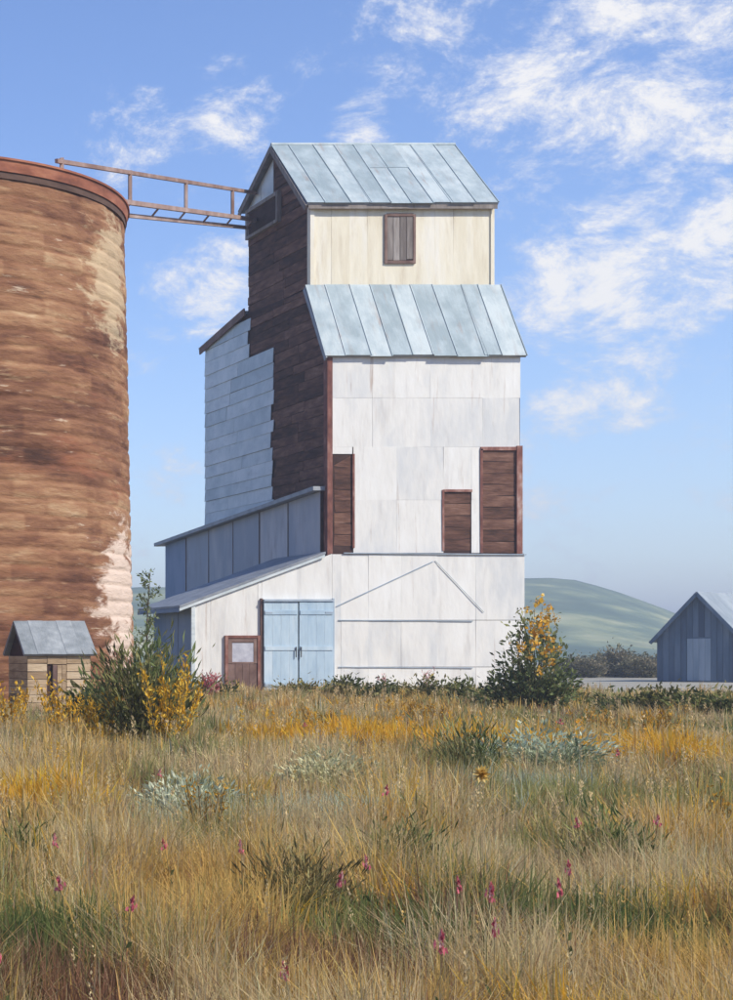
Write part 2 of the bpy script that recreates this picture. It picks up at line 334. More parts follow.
# long hill: crest follows the skyline east and west of the elevator
nx, ny = 240, 46
hx = np.linspace(-700, 1500, nx); hy = np.linspace(430, 1100, ny)
crest_px = np.array([-900,-300,60,150,230,330,430,500,545,575,610,650,675,705,760,900,1300])
crest_py = np.array([ 612, 600,592,588,590,592,586,580,578,581,590,604,614,625,634,639, 643])
HX, HY = np.meshgrid(hx, hy)
pxs = HX/np.minimum(HY, 760)*F + PX0
top = EYE + (HOR-np.interp(pxs, crest_px, crest_py))/F*760
t = np.clip((HY-430)/330, 0, 1); prof = np.where(HY < 760, t*t*(3-2*t), 1-0.5*np.clip((HY-760)/340, 0, 1)**2)
HZ = top*prof*(1+.05*(fbm(HX*.012, HY*.012, 5)-.5)) + 2.2*(fbm(HX*.03, HY*.03, 9)-.5)*t - 0.3
hv = np.stack([HX, HY, HZ], -1).reshape(-1, 3)
hf = [(j*nx+i, j*nx+i+1, (j+1)*nx+i+1, (j+1)*nx+i) for j in range(ny-1) for i in range(nx-1)]
tag(obj('hill', hv, hf, M['hill'], smooth=True), 'long low blue green hill on the skyline behind the elevator', kind='structure')

# ------------------------------------------------------------------ grain elevator
TX0, TX1, TY0, TY1 = 30.26, 37.72, 70.0, 83.0      # tower plan
CX0, CX1, CY0, CY1 = 30.36, 37.58, 71.8, 78.2      # cupola plan
RIDGE_Y = 75.0
Z_EAVE, Z_SK, Z_CE, Z_R, Z_CB = 13.45, 16.25, 19.75, 22.75, 21.0
Z_BS, Z_BE = 16.45, 15.75
elev = empty('grain_elevator', (34, 76, 0), 'tall white and brown grain elevator tower with boxy cupola and missing cladding sheets', 'grain elevator')
def prism_x(name, prof, x0, x1, mat, parent):
    k = len(prof)
    v = [(x0, y, z) for y, z in prof] + [(x1, y, z) for y, z in prof]
    f = [tuple(range(k)), tuple(reversed(range(k, 2*k)))] + [(i, k+i, k+(i+1) % k, (i+1) % k) for i in range(k)]
    f = [tuple(reversed(q)) for q in f]
    return obj(name, v, f, mat, parent)
tower = prism_x('tower_wall', [(TY0, 0), (TY0, Z_EAVE), (CY0, Z_SK), (CY1, Z_BS), (TY1, Z_BE), (TY1, 0)], TX0, TX1, M['core'], elev)
cup = prism_x('cupola_wall', [(CY0, Z_SK-.3), (CY0, Z_CE), (RIDGE_Y, Z_R), (CY1, Z_CB), (CY1, Z_BS-.3)], CX0, CX1, M['core'], elev)

# front sheets (picture rectangles measured on the tower front, turned into metres)
def front_sheets(rects, D, y, mat, parent, name='panel', t=.03):
    for r in rects:
        if len(r) == 4:
            x0, x1, p0, p1 = r; q = [(x0,p1),(x1,p1),(x1,p0),(x0,p0)]
        else: q = r
        cx = sum(p[0] for p in q)/len(q); cy = sum(p[1] for p in q)/len(q)
        pts = []
        for (a, b_) in q:
            a += .05 if a < cx else -.05; b_ += .05 if b_ < cy else -.05
            a += random.uniform(-.1, .1); b_ += random.uniform(-.1, .1)
            pts.append((X(a, D), y - t - random.uniform(0, .02), Z(b_, D)))
        plate(name, pts, (0,-1,0), t*.7, mat, parent)
main = [(328,372,350,398),(372,430,350,398),(430,482,350,398),(482,520,350,398),
        (328,372,398,447),(372,430,398,447),(430,482,398,447),(482,519,398,447),
        (353,396,447,500),(396,443,447,500),(443,471,447,491),(471,480,447,500),
        (353,396,500,553),(396,443,500,553),(471,480,500,553),(328,352,447,454)]
front_sheets(main, 70, TY0, M['white'], tower)
def boards_front(x0, x1, y0, y1, n, D, y, parent, mat, top=None):
    hgt = (y1-y0)/n
    for i in range(n):
        a, b_ = y0+i*hgt, y0+(i+1)*hgt
        tl = tr = a+.3
        if top and i == 0: tl, tr = top
        tilt = random.uniform(-.8, .8)
        yy = y-random.uniform(.004, .02)
        plate('board', [(X(x0+random.uniform(-.5,1.5),D), yy, Z(b_-.4+tilt,D)), (X(x1-random.uniform(-.5,1.5),D), yy, Z(b_-.4-tilt,D)), (X(x1,D), yy, Z(tr-tilt,D)), (X(x0,D), yy, Z(tl+tilt,D))], (0,-1,0), .03, mat, parent)
boards_front(482, 517, 450, 553, 9, 70, TY0, tower, M['wood'])
boards_front(443, 471, 492, 551, 5, 70, TY0, tower, M['wood'])
boards_front(334, 353, 456, 546, 8, 70, TY0, tower, M['wood'], top=(466, 454))
# red brown corner boards and edges of the holes
box('corner_board', TX0-.07, TX0+.13, TY0-.10, TY0+.25, 5.0, Z_EAVE-.25, M['red'], tower)
box('corner_board', TX1-.16, TX1+.06, TY0-.095, TY0+.25, 5.4, Z(446,70), M['red'], tower)
for (x0, x1, y0, y1) in [(479.5,482,449,553),(480,519,447,450.5),(352,354,454,548),(441.5,443.5,490,551),(443,471.5,489.5,492)]:
    box('edge_trim', X(x0,70), X(x1,70), TY0-.075, TY0-.005, Z(y1,70), Z(y0,70), M['red'], tower)

# left side: bare boards where the cladding is gone, grey sheets over the rest
def side_boards(x, y0f, y1f, z0, z1, hgt, parent, mat, rag=.25):
    z = z0; i = 0
    while z < z1-.05:
        zz = min(z+hgt*random.uniform(.85, 1.15), z1)
        zm = (z+zz)/2; a, b_ = y0f(zm), y1f(zm)
        if b_-a > .2:
            e1 = random.uniform(-rag, rag); sl = random.uniform(-.03, .03)
            xx = x - random.uniform(.015, .05)
            cut = random.uniform(.35, .65)
            if b_-a > 3.2:      # two lengths meet at a butt joint
                m_ = a+(b_-a)*cut
                segs = [(a, m_-.012), (m_+.012, b_+e1)]
            else: segs = [(a, b_+e1)]
            for (p, q) in segs:
                za0, zb0 = y1top(p, zz, x), y1top(q, zz, x)
                plate('board', [(xx, p, z+.012-sl), (xx, q, z+.012+sl), (xx, q, min(zz+sl, zb0)), (xx, p, min(zz-sl, za0))], (-1,0,0), .03, mat, parent)
        z = zz
def roof_prof(y):
    if y < RIDGE_Y: return Z_CE+(y-CY0)/(RIDGE_Y-CY0)*(Z_R-Z_CE)
    return Z_R+(y-RIDGE_Y)/(CY1-RIDGE_Y)*(Z_CB-Z_R)
def tower_prof(y):
    if y < CY0: return Z_EAVE+(y-TY0)/(CY0-TY0)*(Z_SK-Z_EAVE)
    return Z_BS+(y-CY1)/(TY1-CY1)*(Z_BE-Z_BS)
def y1top(y, z, x): return min(z, (roof_prof(y)-.05) if abs(x-CX0) < .02 else 99)
# cupola: brown boards, front half of the gable too
side_boards(CX0, lambda z: CY0+.03 if z < Z_CE else CY0+(z-Z_CE)/(Z_R-Z_CE)*(RIDGE_Y-CY0)+.02,
            lambda z: CY1-.05 if z < 20.6 else 75.35, Z_SK+.1, Z_R-.35, .42, cup, M['wood'], rag=.06)
# pale grey sheets on the rear half of the gable
for (q) in [[(75.42,20.62),(75.42,Z_R-.35),(76.7,roof_prof(76.7)-.04),(76.7,20.62)], [(76.74,20.62),(76.74,roof_prof(76.74)-.04),(78.18,Z_CB-.03),(78.18,20.62)]]:
    plate('panel', [(CX0-.06, y, z) for y, z in q], (-1,0,0), .03, M['grey'], cup)
# tower side: boards in front, grey sheets behind with a ragged edge
side_boards(TX0, lambda z: TY0+.15 if z < Z_EAVE else TY0+(z-Z_EAVE)/(Z_SK-Z_EAVE)*(CY0-TY0)+.1,
            lambda z: 77.7 if z > 14.2 else 75.2, 6.6, Z_SK, .40, tower, M['wood'], rag=.28)
z = 6.4
while z < 15.9:
    h_ = random.uniform(.50, .66); y_in = (75.2 if z < 14.0 else 77.75)+random.uniform(-.15, .22)
    cuts = [y_in, random.uniform(78.4, 80.6), 82.98]
    for a, b_ in zip(cuts[:-1], cuts[1:]):
        xx = TX0-.05-random.uniform(0, .02)
        ta, tb = min(z+h_, tower_prof(a)-.05), min(z+h_, tower_prof(b_)-.05)
        ta, tb = max(ta, z+.01), max(tb, z+.01)
        if max(ta, tb)-z > .05:
            q = [(xx-.03, a+.005, z), (xx-.03, b_-.005, z+random.uniform(-.012,.012)), (xx, b_-.005, tb-.006), (xx, a+.005, ta-.006)]
            plate('siding_strip', q, (-1,0,0), .025, M['grey'], tower)
    z += h_

# cupola front: cream sheets round a shuttered opening
DC = CY0
front_sheets([(313,331,202,288),(331,349,202,288),(349,367,202,288),(367,384,202,288),(384,414,202,215),(384,414,263,288),(414,434,202,288),(434,453,202,288),(453,473,202,288),(473,492,202,288)], DC, CY0, M['cream'], cup)
win = box('window', X(384.5,DC), X(413.5,DC), CY0-.05, CY0+.05, Z(262.5,DC), Z(215.5,DC), M['core'], elev)
for i in range(4):
    a = 386+i*6.5
    box('board', X(a+.2,DC), X(a+6.2,DC), CY0-.085-random.uniform(0,.02), CY0-.052, Z(260.5+random.uniform(-1,1),DC), Z(217.5,DC), M['grey_wood'], win)
for (x0, x1, y0, y1) in [(383.6,386,215,264),(412,414.4,215,264),(386.05,411.95,214,217),(386.05,411.95,261,264)]:
    box('frame', X(x0,DC), X(x1,DC), CY0-.12, CY0-.045, Z(y1,DC), Z(y0,DC), M['brown_trim'], win)
box('corner_board', CX0-.07, CX0+.09, CY0-.09, CY0+.2, Z_SK+.05, Z_CE-.1, M['cream'], cup)
box('corner_board', CX1-.09, CX1+.05, CY0-.09, CY0+.2, Z_SK+.05, Z_CE-.1, M['cream'], cup)

# roofs: deck with lapped metal sheets laid up the slope
def roof_slope(name, x0, x1, ya, za, yb, zb, n, mat, parent, t=.10, lap=True, deck='roof_line', splits=()):
    """a slope from eave (ya, za) to head (yb, zb)"""
    nrm = Vector((0, za-zb, yb-ya));  nrm = nrm if nrm.z > 0 else -nrm; nrm.normalize()
    dk = plate(name, [(x0, ya, za), (x1, ya, za), (x1, yb, zb), (x0, yb, zb)], nrm, t, M[deck], parent)
    w = (x1-x0)/n; e = nrm*.035; sl = Vector((0, yb-ya, zb-za)); ed = [x0+w*(i+(random.uniform(-.22,.22) if 0 < i < n else 0)) for i in range(n+1)]
    for i in range(n):
        a, b_ = ed[i]-.03, ed[i+1]+.03
        skew = random.uniform(-.05, .05); lift = nrm*(.014*(i % 2)+random.uniform(0,.012))
        cuts = [0, 1]
        if i in splits: cuts = [0, .62, 1]
        for k in range(len(cuts)-1):
            lo, hi = cuts[k]-(random.uniform(-.004,.022) if k == 0 else 0.04), cuts[k+1]
            p0 = Vector((0,ya,za))+sl*lo+e+lift+nrm*(.02*k); p1 = Vector((0,ya,za))+sl*hi+e+lift+nrm*(.02*k)
            plate('roof_sheet', [(a+skew, p0.y, p0.z), (b_+skew, p0.y, p0.z), (b_, p1.y, p1.z), (a, p1.y, p1.z)], nrm, .02, mat, dk)
            # turned-up seam along one side
            q0, q1 = p0+nrm*.015, p1+nrm*.015
            v, f = bar_pts((b_-.03+skew, q0.y, q0.z), (b_-.03, q1.y, q1.z), .03, .025)
            if k == 0: obj('seam', v, f, mat, dk)
    return dk
def ext(ya, za, yb, zb, d):
    """point d metres past a, away from b"""
    v = Vector((ya-yb, za-zb)).normalized()*d
    return ya+v.x, za+v.y
fy, fz = ext(CY0, Z_CE, RIDGE_Y, Z_R, .42)
croof = roof_slope('cupola_roof', CX0-.30, CX1+.10, fy, fz+.13, RIDGE_Y, Z_R+.13, 9, M['roof'], elev, splits=(4,5))
by, bz = ext(CY1, Z_CB, RIDGE_Y, Z_R, .35)
roof_slope('cupola_roof', CX0-.30, CX1+.10, by, bz+.13, RIDGE_Y, Z_R+.13, 9, M['roof'], elev)
tube('ridge_cap', (CX0-.32, RIDGE_Y, Z_R+.15), (CX1+.12, RIDGE_Y, Z_R+.15), .09, M['roof'], elev)
# rake boards along the gable
bar('rake_board', (CX0-.34, fy+.03, fz-.05), (CX0-.34, RIDGE_Y, Z_R-.03), .05, .22, M['grey_wood'], elev)
bar('rake_board', (CX0-.34, by-.03, bz-.05), (CX0-.34, RIDGE_Y+.05, Z_R-.03), .05, .22, M['grey_wood'], elev)
bar('rake_board', (CX0-.10, CY0-.15, Z_CE-.28), (CX0-.10, RIDGE_Y, Z_R-.30), .05, .2, M['brown_trim'], elev)
sy, sz = ext(TY0, Z_EAVE, CY0, Z_SK, .38)
roof_slope('skirt_roof', TX0-.14, TX1+.16, sy, sz+.12, CY0-.06, Z_SK+.12, 9, M['roof'], elev)
bar('rake_board', (TX0-.17, sy+.02, sz-.02), (TX0-.17, CY0, Z_SK-.0), .05, .2, M['roof_line'], elev)
ry, rz = ext(TY1, Z_BE, CY1, Z_BS, .4)
roof_slope('rear_roof', TX0-.14, TX1+.16, ry, rz+.12, CY1+.06, Z_BS+.12, 8, M['roof'], elev)
bar('rake_board', (TX0-.17, ry-.02, rz+.02), (TX0-.17, CY1-.2, Z_BS+.06), .06, .32, M['brown_trim'], elev)
bar('fascia', (TX0-.12, fy+.06, fz-.0), (CX1+.08, fy+.06, fz-.0), .04, .16, M['grey_wood'], elev)

# hatch on the cupola side where the catwalk enters
hat = box('hatch', CX0-.11, CX0-.04, 74.8, 77.9, 19.75, 20.75, M['core'], elev)
for (y0, y1, z0, z1) in [(74.62,74.8,19.62,20.9),(77.9,78.05,19.62,20.9),(74.8,77.9,20.75,20.9),(74.8,77.9,19.62,19.75)]:
    box('frame', CX0-.22, CX0-.04, y0, y1, z0, z1, M['grey_wood'], hat)

# ------------------------------------------------------------------ tall grey annex along the left side
ann = empty('storage_annex', (30.2, 79, 0), 'blue grey sheet metal annex standing along the shaded side of the tower', 'annex')
AX0, AX1, AY0, AY1 = 30.02, 34.0, 70.25, 88.0
AZ0, AZ1 = 8.05, 7.05
awall = prism_x('wall', [(AY0,0),(AY0,AZ0),(AY1,AZ1),(AY1,0)], AX0+.06, TX0-.02, M['core'], ann)
rear = box('rear_block', AX0+.06, AX1, TY1+.02, AY1, 0, AZ1, M['core'], ann)
ny_ = 6
for i in range(ny_):
    a = AY0+(AY1-AY0)*i/ny_+.02; b_ = AY0+(AY1-AY0)*(i+1)/ny_-.02
    ta = AZ0+(AZ1-AZ0)*(a-AY0)/(AY1-AY0); tb = AZ0+(AZ1-AZ0)*(b_-AY0)/(AY1-AY0)
    xx = AX0+.05-random.uniform(0,.04)
    plate('panel', [(xx, a, .3), (xx, b_, .3), (xx, b_, tb-.03), (xx, a, ta-.03)], (-1,0,0), .03, M['slate'] if i != 5 else M['slate_dark'], awall, jit=.015)
    if i:
        bar('batten', (xx-.02, a-.02, .3), (xx-.02, a-.02, ta-.05), .05, .03, M['grey_wood'], awall)
arf = plate('roof', [(AX0-.30, AY0-.15, AZ0+.16), (TX0+.0, AY0-.15, AZ0+.16), (TX0+.0, AY1+.6, AZ1+.10), (AX0-.30, AY1+.6, AZ1+.10)], (0,.06,1), .16, M['roof_line'], ann)
plate('rear_roof', [(TX0+.02, TY1+.05, AZ1+.42), (AX1+.2, TY1+.05, AZ1+.42), (AX1+.2, AY1+.6, AZ1+.10), (TX0+.02, AY1+.6, AZ1+.10)], (0,.06,1), .16, M['roof_line'], ann)

# ------------------------------------------------------------------ low white shed at the foot of the tower
low = empty('entrance_shed', (31, 70, 0), 'low white metal shed with blue double doors at the foot of the elevator', 'shed')
LX0, LX1, LY = X(190,70), 30.5, 69.75
LZ0, LZ1 = Z(604,70), Z(551,70)
def lz(x): return LZ0+(LZ1-LZ0)*(x-LX0)/(LX1-LX0)
k = [(LX0,0),(LX1,0),(LX1,LZ1),(LX0,LZ0)]
lv = [(x, LY, z) for x, z in k]+[(x, 74.2, z) for x, z in k]
# the part right of AX0 stops short of the annex wall
lv[5] = (AX0-.02, 74.2, 0); lv[6] = (AX0-.02, 74.2, lz(AX0-.02)); lv[1] = (AX0-.02, LY, 0); lv[2] = (AX0-.02, LY, lz(AX0-.02))
lwall = obj('side_wall', lv, HEX, M['core'], low)
fwall = box('front_wall', X(332,69.7)+.012, TX1+.02, 69.735, 69.98, 0, Z(553,69.4), M['core'], low)
def shed_sheet(x0, x1, z0, z1f, y, parent=None):
    plate('panel', [(x0+.002, y, z0), (x1-.002, y, z0), (x1-.002, y, z1f(x1)), (x0+.002, y, z1f(x0))], (0,-1,0), .025, M['white'], parent, jit=.008)
DX0, DX1, DZ = X(262,69.7), X(332,69.7), Z(601,69.7)       # double door
SX0, SX1, SZ = X(226,69.7), X(258,69.7), Z(637,69.7)       # small door
yl = LY-.03
for (a, b_) in [(LX0, LX0+.7), (LX0+.7, SX0)]: shed_sheet(a, b_, .05, lambda x: lz(x)-.05, yl, lwall)
shed_sheet(SX0, SX1, SZ, lambda x: lz(x)-.05, yl, lwall)
shed_sheet(SX1, DX0, .05, lambda x: lz(x)-.05, yl, lwall)
dm = (DX0+DX1)/2
shed_sheet(DX0, dm, DZ, lambda x: lz(x)-.05, yl, lwall)
shed_sheet(dm, DX1+.01, DZ, lambda x: lz(x)-.05, yl, lwall)
# sheets of the wide front, three courses
yf = 69.735-.02
xs = [DX1+.35, X(372,69.4), X(405,69.4), X(441,69.4), X(480,69.4), TX1+.02]
zr = [.05, Z(667,69.4), Z(620,69.4), Z(553,69.4)-.02]
for i in range(5):
    for j in range(3):
        shed_sheet(xs[i], xs[i+1], zr[j]+.01, lambda x, j=j: zr[j+1]-.01, yf-random.uniform(0,.012), fwall)
shed_sheet(DX1+.014, xs[0], .05, lambda x: zr[3]-.01, yf, fwall)
# flashing where the shed meets the tower, and the slanting seams of an old gable
bar('flashing', (X(348,69.3), 69.675, Z(552.5,69.3)), (TX1+.06, 69.675, Z(554,69.3)), .07, .035, M['blue_trim'], low)
for (p, q) in [((341,606),(438,561)), ((440,560),(489,612)), ]:
    bar('seam', (X(p[0],69.3), 69.675, Z(p[1],69.3)), (X(q[0],69.3), 69.675, Z(q[1],69.3)), .02, .028 if p[0] < 400 else .015, M['blue_trim'], low)
for py_ in (620, 667):
    bar('seam', (X(343,69.3), 69.685, Z(py_,69.3)), (X(478,69.3), 69.685, Z(py_+1,69.3)), .03, .03, M['blue_trim'], low)
# lean-to roof with a deep pale edge
def slope_bar(x0, z0, x1, z1, y0, y1, t):
    return [(x0,y0,z0-t),(x1,y0,z1-t),(x1,y1,z1-t),(x0,y1,z0-t),(x0,y0,z0),(x1,y0,z1),(x1,y1,z1),(x0,y1,z0)]
ox = LX0-.55
obj('roof', slope_bar(ox, lz(ox)+.13, AX0-.03, lz(AX0)+.13, LY-.16, 74.5, .09), HEX, M['roof_line'], low)
obj('fascia', slope_bar(ox, lz(ox)+.038, AX0-.05, lz(AX0)+.038, LY-.14, LY-.10, .12), HEX, M['grey'], low)
obj('fascia', slope_bar(ox-.03, lz(ox)+.02, ox+.03, lz(ox)+.035, LY-.09, 74.5, .14), HEX, M['slate_dark'], low)
for i in range(3):
    a = LY+.05+i*1.45
    plate('panel', [(LX0-.03, a, .05), (LX0-.03, a+1.42, .05), (LX0-.03, a+1.42, LZ0-.06), (LX0-.03, a, LZ0-.06)], (-1,0,0), .025, M['slate_dark'], lwall, jit=.01)
box('corner_board', LX0-.06, LX0+.08, LY-.08, LY+.03, .02, LZ0-.05, M['grey'], lwall)
# blue double doors
box('door_frame', DX0-.07, DX0+.0, LY-.13, LY-.005, 0, DZ+.10, M['brown_trim'], low)
box('door_frame', DX1-.01, DX1+.05, 69.60, 69.70, 0, DZ+.10, M['blue_trim'], low)
box('door_header', DX0+.002, DX1-.002, LY-.26, LY-.06, DZ-.02, DZ+.06, M['blue_trim'], low)
for s in (0, 1):
    a, b_ = (DX0+.02, dm-.02) if s == 0 else (dm+.02, DX1-.02)
    yd = LY-.17 if s == 0 else LY-.19
    d = box('door', a, b_, yd, yd+.05, .08, DZ-.03, M['blue_door'], low)
    n = 4
    for i in range(n):
        w = (b_-a)/n
        box('plank', a+i*w+.003, a+(i+1)*w-.003, yd-.025-random.uniform(0,.006), yd-.002, .09, DZ-.04, M['blue_door'], d)
    for z_ in (.5, 1.9, DZ-.45):
        box('rail', a+.03, b_-.03, yd-.055, yd-.033, z_-.08, z_+.08, M['blue_door'], d)
    hx_ = b_-.10 if s == 0 else a+.05
    tube('handle', (hx_, yd-.09, 1.55), (hx_, yd-.09, 1.95), .02, M['iron'], d)
    for z_ in (.5, DZ-.45):
        hx2 = a+.02 if s == 0 else b_-.32
        box('hinge', hx2, hx2+.30, yd-.07, yd-.057, z_-.025, z_+.025, M['blue_trim'], d)
# small brown door with a pane
sd = box('small_door', SX0+.05, SX1-.05, LY-.07, LY-.03, .15, SZ-.05, M['wood'], low)
for i in range(4):
    w = (SX1-SX0-.12)/4
    box('plank', SX0+.06+i*w, SX0+.06+(i+1)*w-.012, LY-.105, LY-.072, .16, 1.30, M['brown_trim'], sd)
pn = box('pane', SX0+.22, SX1-.20, LY-.10, LY-.072, Z(662,69.7), Z(643,69.7), M['pane'], sd)
for (x0, x1, z0, z1) in [(SX0+.06,SX0+.21,1.32,SZ-.06),(SX1-.19,SX1-.06,1.32,SZ-.06),(SX0+.212,SX1-.192,SZ-.2,SZ-.06),(SX0+.212,SX1-.192,1.305,1.37)]:
    box('rail', x0, x1, LY-.115, LY-.072, z0, z1, M['brown_trim'], sd)
for (x0, x1, z0, z1) in [(SX0-.06,SX0+.045,.02,SZ+.06),(SX1-.045,SX1+.06,.02,SZ+.06),(SX0+.047,SX1-.047,SZ-.045,SZ+.06)]:
    box('door_frame', x0, x1, LY-.14, LY-.005, z0, z1, M['red'], low)

# ------------------------------------------------------------------ rusty storage tank
tank = empty('storage_tank', (8.38, 58, 0), 'huge rusty brown round storage tank with red oxide roof rim', 'tank')
tcx, tcy = 8.38, 58.0
nt_, nz_ = 480, 290
th = np.linspace(0, 2*np.pi, nt_, endpoint=False); zz = np.linspace(0, 14.75, nz_)
TH, ZZ = np.meshgrid(th, zz)
rad = 9.95+(9.64-9.95)*ZZ/14.75
course = ZZ/0.46+.10*fbm(TH*3, ZZ*.3, 12, 2)
row = np.floor(course); run = TH*(34/(2*np.pi))*1.0+vnoise(row*5.3+.5, row*0+.5, 4)*3
blk = np.floor(run)
tone = vnoise(row*7.13+.37, (blk % 34)*3.71+.41, 8)
rel = .05*(fbm(TH*16, ZZ*3.2, 3, 4)-.5) + .045*(tone-.5)
rel = rel - .04*np.exp(-((course-np.round(course))/.11)**2) - .015*np.exp(-((run-np.round(run))/.04)**2)
rad = rad+rel
tv = np.stack([tcx+rad*np.cos(TH), tcy+rad*np.sin(TH), ZZ], -1).reshape(-1, 3)
tf = [(j*nt_+i, j*nt_+(i+1) % nt_, (j+1)*nt_+(i+1) % nt_, (j+1)*nt_+i) for j in range(nz_-1) for i in range(nt_)]
tw = obj('wall', tv, tf, M['tank'], tank, smooth=True, origin=(tcx, tcy, 7))
ta_ = tw.data.attributes.new('tone', 'FLOAT', 'POINT'); ta_.data.foreach_set('value', tone.astype(np.float32).ravel())
def ring(name, prof, mat, parent, n=120, closed=True):
    """lathe a profile (r, z) round the tank axis"""
    k = len(prof); v = [(tcx+r*math.cos(2*math.pi*i/n), tcy+r*math.sin(2*math.pi*i/n), z) for i in range(n) for r, z in prof]
    f = []
    for i in range(n):
        for j in range(k if closed else k-1):
            a, b_ = i*k+j, i*k+(j+1) % k; c, d = ((i+1) % n)*k+(j+1) % k, ((i+1) % n)*k+j
            f.append((a, d, c, b_))
    return obj(name, v, f, mat, parent)
ring('rim', [(9.5,14.84),(9.72,14.84),(9.76,15.16),(9.5,15.18)], M['rim'], tank)
ring('rim_band', [(9.45,14.66),(9.68,14.66),(9.68,14.835),(9.45,14.835)], M['rim_dark'], tank)
ring('roof', [(9.80,15.14),(9.80,15.2),(.4,17.3),(.4,17.2)], M['rim'], tank)

# ------------------------------------------------------------------ catwalk from tank to cupola
cwk = empty('catwalk', (22, 66, 15.3), 'slim rusty steel catwalk with handrail bridging tank and elevator cupola', 'catwalk')
A, B = Vector((16.2, 57.0, 16.25)), Vector((30.30, 77.2, 20.3))
dv = B-A; L_ = dv.length; dn = dv.normalized(); side = Vector((dn.y, -dn.x, 0)).normalized()
def along(t, up=0, s=0): return A+dv*t+Vector((0,0,up))+side*s
bar('handrail', along(-.02, 1.0), along(1, 1.15), .10, .13, M['cat'], cwk)
bar('stringer', along(0), along(1), .12, .16, M['cat'], cwk)
bar('lower_chord', along(.12, -.40, -.3), along(1, -.30, -.3), .11, .14, M['cat'], cwk)
for t_ in (.0, .285, .565, .84):
    bar('post', along(t_, .06), along(t_, 1.12), .11, .11, M['cat'], cwk)
for t_ in (.14, .285, .425, .565, .70, .84, .97):
    bar('strut', along(t_, -.03), along(t_, -.36, -.3), .06, .06, M['cat'], cwk)
tube('prop', (16.2,57.0,15.5), (16.2,57.0,16.25), .07, M['cat'], cwk)
tube('prop', along(.12, -.0)+Vector((0,0,-1.3)), along(.12, -.06), .06, M['cat'], cwk)

# ------------------------------------------------------------------ little board shed by the tank
oh = empty('outhouse', (12.7, 45.8, 0), 'tiny tan board shed with grey lean roof beside the rusty tank', 'shed')
ox0, ox1, oy0, oy1 = 11.95, 13.48, 45.0, 46.8
oridge, oeave = 2.42, 1.68
owall = prism_x('wall', [(oy0,0),(oy0,oeave),(45.9,oridge-.03),(oy1,oeave),(oy1,0)], ox0, ox1, M['core'], oh)
nb = 8
for i in range(nb):
    z0, z1 = .05+i*(oeave-.12)/nb, .05+(i+1)*(oeave-.12)/nb-.012
    for (a, b_) in [(ox0-.02, ox0+.46), (ox0+.96, ox1+.02)]:
        plate('board', [(a, oy0-.03, z0), (b_, oy0-.03, z0+random.uniform(-.01,.01)), (b_, oy0-.03, z1), (a, oy0-.03, z1+random.uniform(-.01,.01))], (0,-1,0), .025, M['tan_board'], owall, jit=.006)
    plate('board', [(ox0-.03, oy0, z0), (ox0-.03, oy1, z0), (ox0-.03, oy1, z1), (ox0-.03, oy0, z1)], (-1,0,0), .025, M['tan_board'], owall)
    plate('board', [(ox1+.03, oy0, z0), (ox1+.03, oy1, z0), (ox1+.03, oy1, z1), (ox1+.03, oy0, z1)], (1,0,0), .025, M['tan_board'], owall)
box('lintel', ox0+.47, ox0+.95, oy0-.04, oy0-.005, 1.40, oeave-.08, M['tan_board'], owall)
od = box('door', ox0+.60, ox0+.94, oy0-.045, oy0-.01, .06, 1.38, M['tan_board'], oh)
for i in range(3):
    box('plank', ox0+.605+i*.112, ox0+.605+(i+1)*.112-.008, oy0-.065, oy0-.047, .07, 1.37, M['brown_trim'] if i == 0 else M['tan_board'], od)
box('latch', ox0+.63, ox0+.70, oy0-.085, oy0-.067, .75, .80, M['iron'], od)
for s in (0, 1):
    ye, ze = ext(oy0 if s == 0 else oy1, oeave, 45.9, oridge, .16)
    nn = Vector((0, (-1 if s == 0 else 1)*(oridge-oeave), .9)).normalized()
    dk = plate('roof', [(ox0-.14, ye, ze+.06), (ox1+.12, ye, ze+.06), (ox1+.12, 45.9, oridge+.06), (ox0-.14, 45.9, oridge+.06)], nn, .05, M['roof_line'], oh)
    for i in range(5):
        w = (ox1-ox0+.26)/5; a = ox0-.14+i*w; e = nn*(.022+.008*(i % 2)); sk = random.uniform(-.02,.02)
        plate('roof_sheet', [Vector((a+sk, ye, ze+.05))+e, Vector((a+w+.02+sk, ye, ze+.05))+e, Vector((a+w+.02, 45.9, oridge+.06))+e, Vector((a, 45.9, oridge+.06))+e], nn, .015, M['grey_roof'], dk)

# ------------------------------------------------------------------ dark barn on the right
BA = R(52); bc = Vector((X(699,110), 110, 0))
bu_ = Vector((math.cos(BA), -math.sin(BA), 0)); bn_ = Vector((-math.sin(BA), -math.cos(BA), 0))   # gable width direction, gable outward normal
barn = empty('barn', bc, 'small dark blue grey gabled barn standing in the far field', 'barn')
bw, bh, br_, bl = 2.32, 2.75, 5.45, 8.0
def bp(u, d, z): return bc + bu_*u - bn_*d + Vector((0,0,z))
v = [bp(u, d, z) for d in (0, bl) for u, z in ((-bw,0),(bw,0),(bw,bh),(0,br_),(-bw,bh))]
f = [(0,1,2,3,4),(9,8,7,6,5)]+[(i, 5+i, 5+(i+1) % 5, (i+1) % 5) for i in range(5)]
bwall = obj('wall', v, f, M['barn'], barn)
nbd = 14
for i in range(nbd):
    u0, u1 = -bw+2*bw*i/nbd, -bw+2*bw*(i+1)/nbd
    zt = lambda u: bh+(br_-bh)*(1-abs(u)/bw)
    z0 = .05
    if u0 > -.62 and u1 < .70: z0 = 2.75
    u0 += .012; u1 -= .012
    plate('board', [bp(u0,-.03,z0), bp(u1,-.03,z0), bp(u1,-.03,zt(u1)-.03), bp(u0,-.03,zt(u0)-.03)], bn_, .025, M['barn'], bwall, jit=.006)
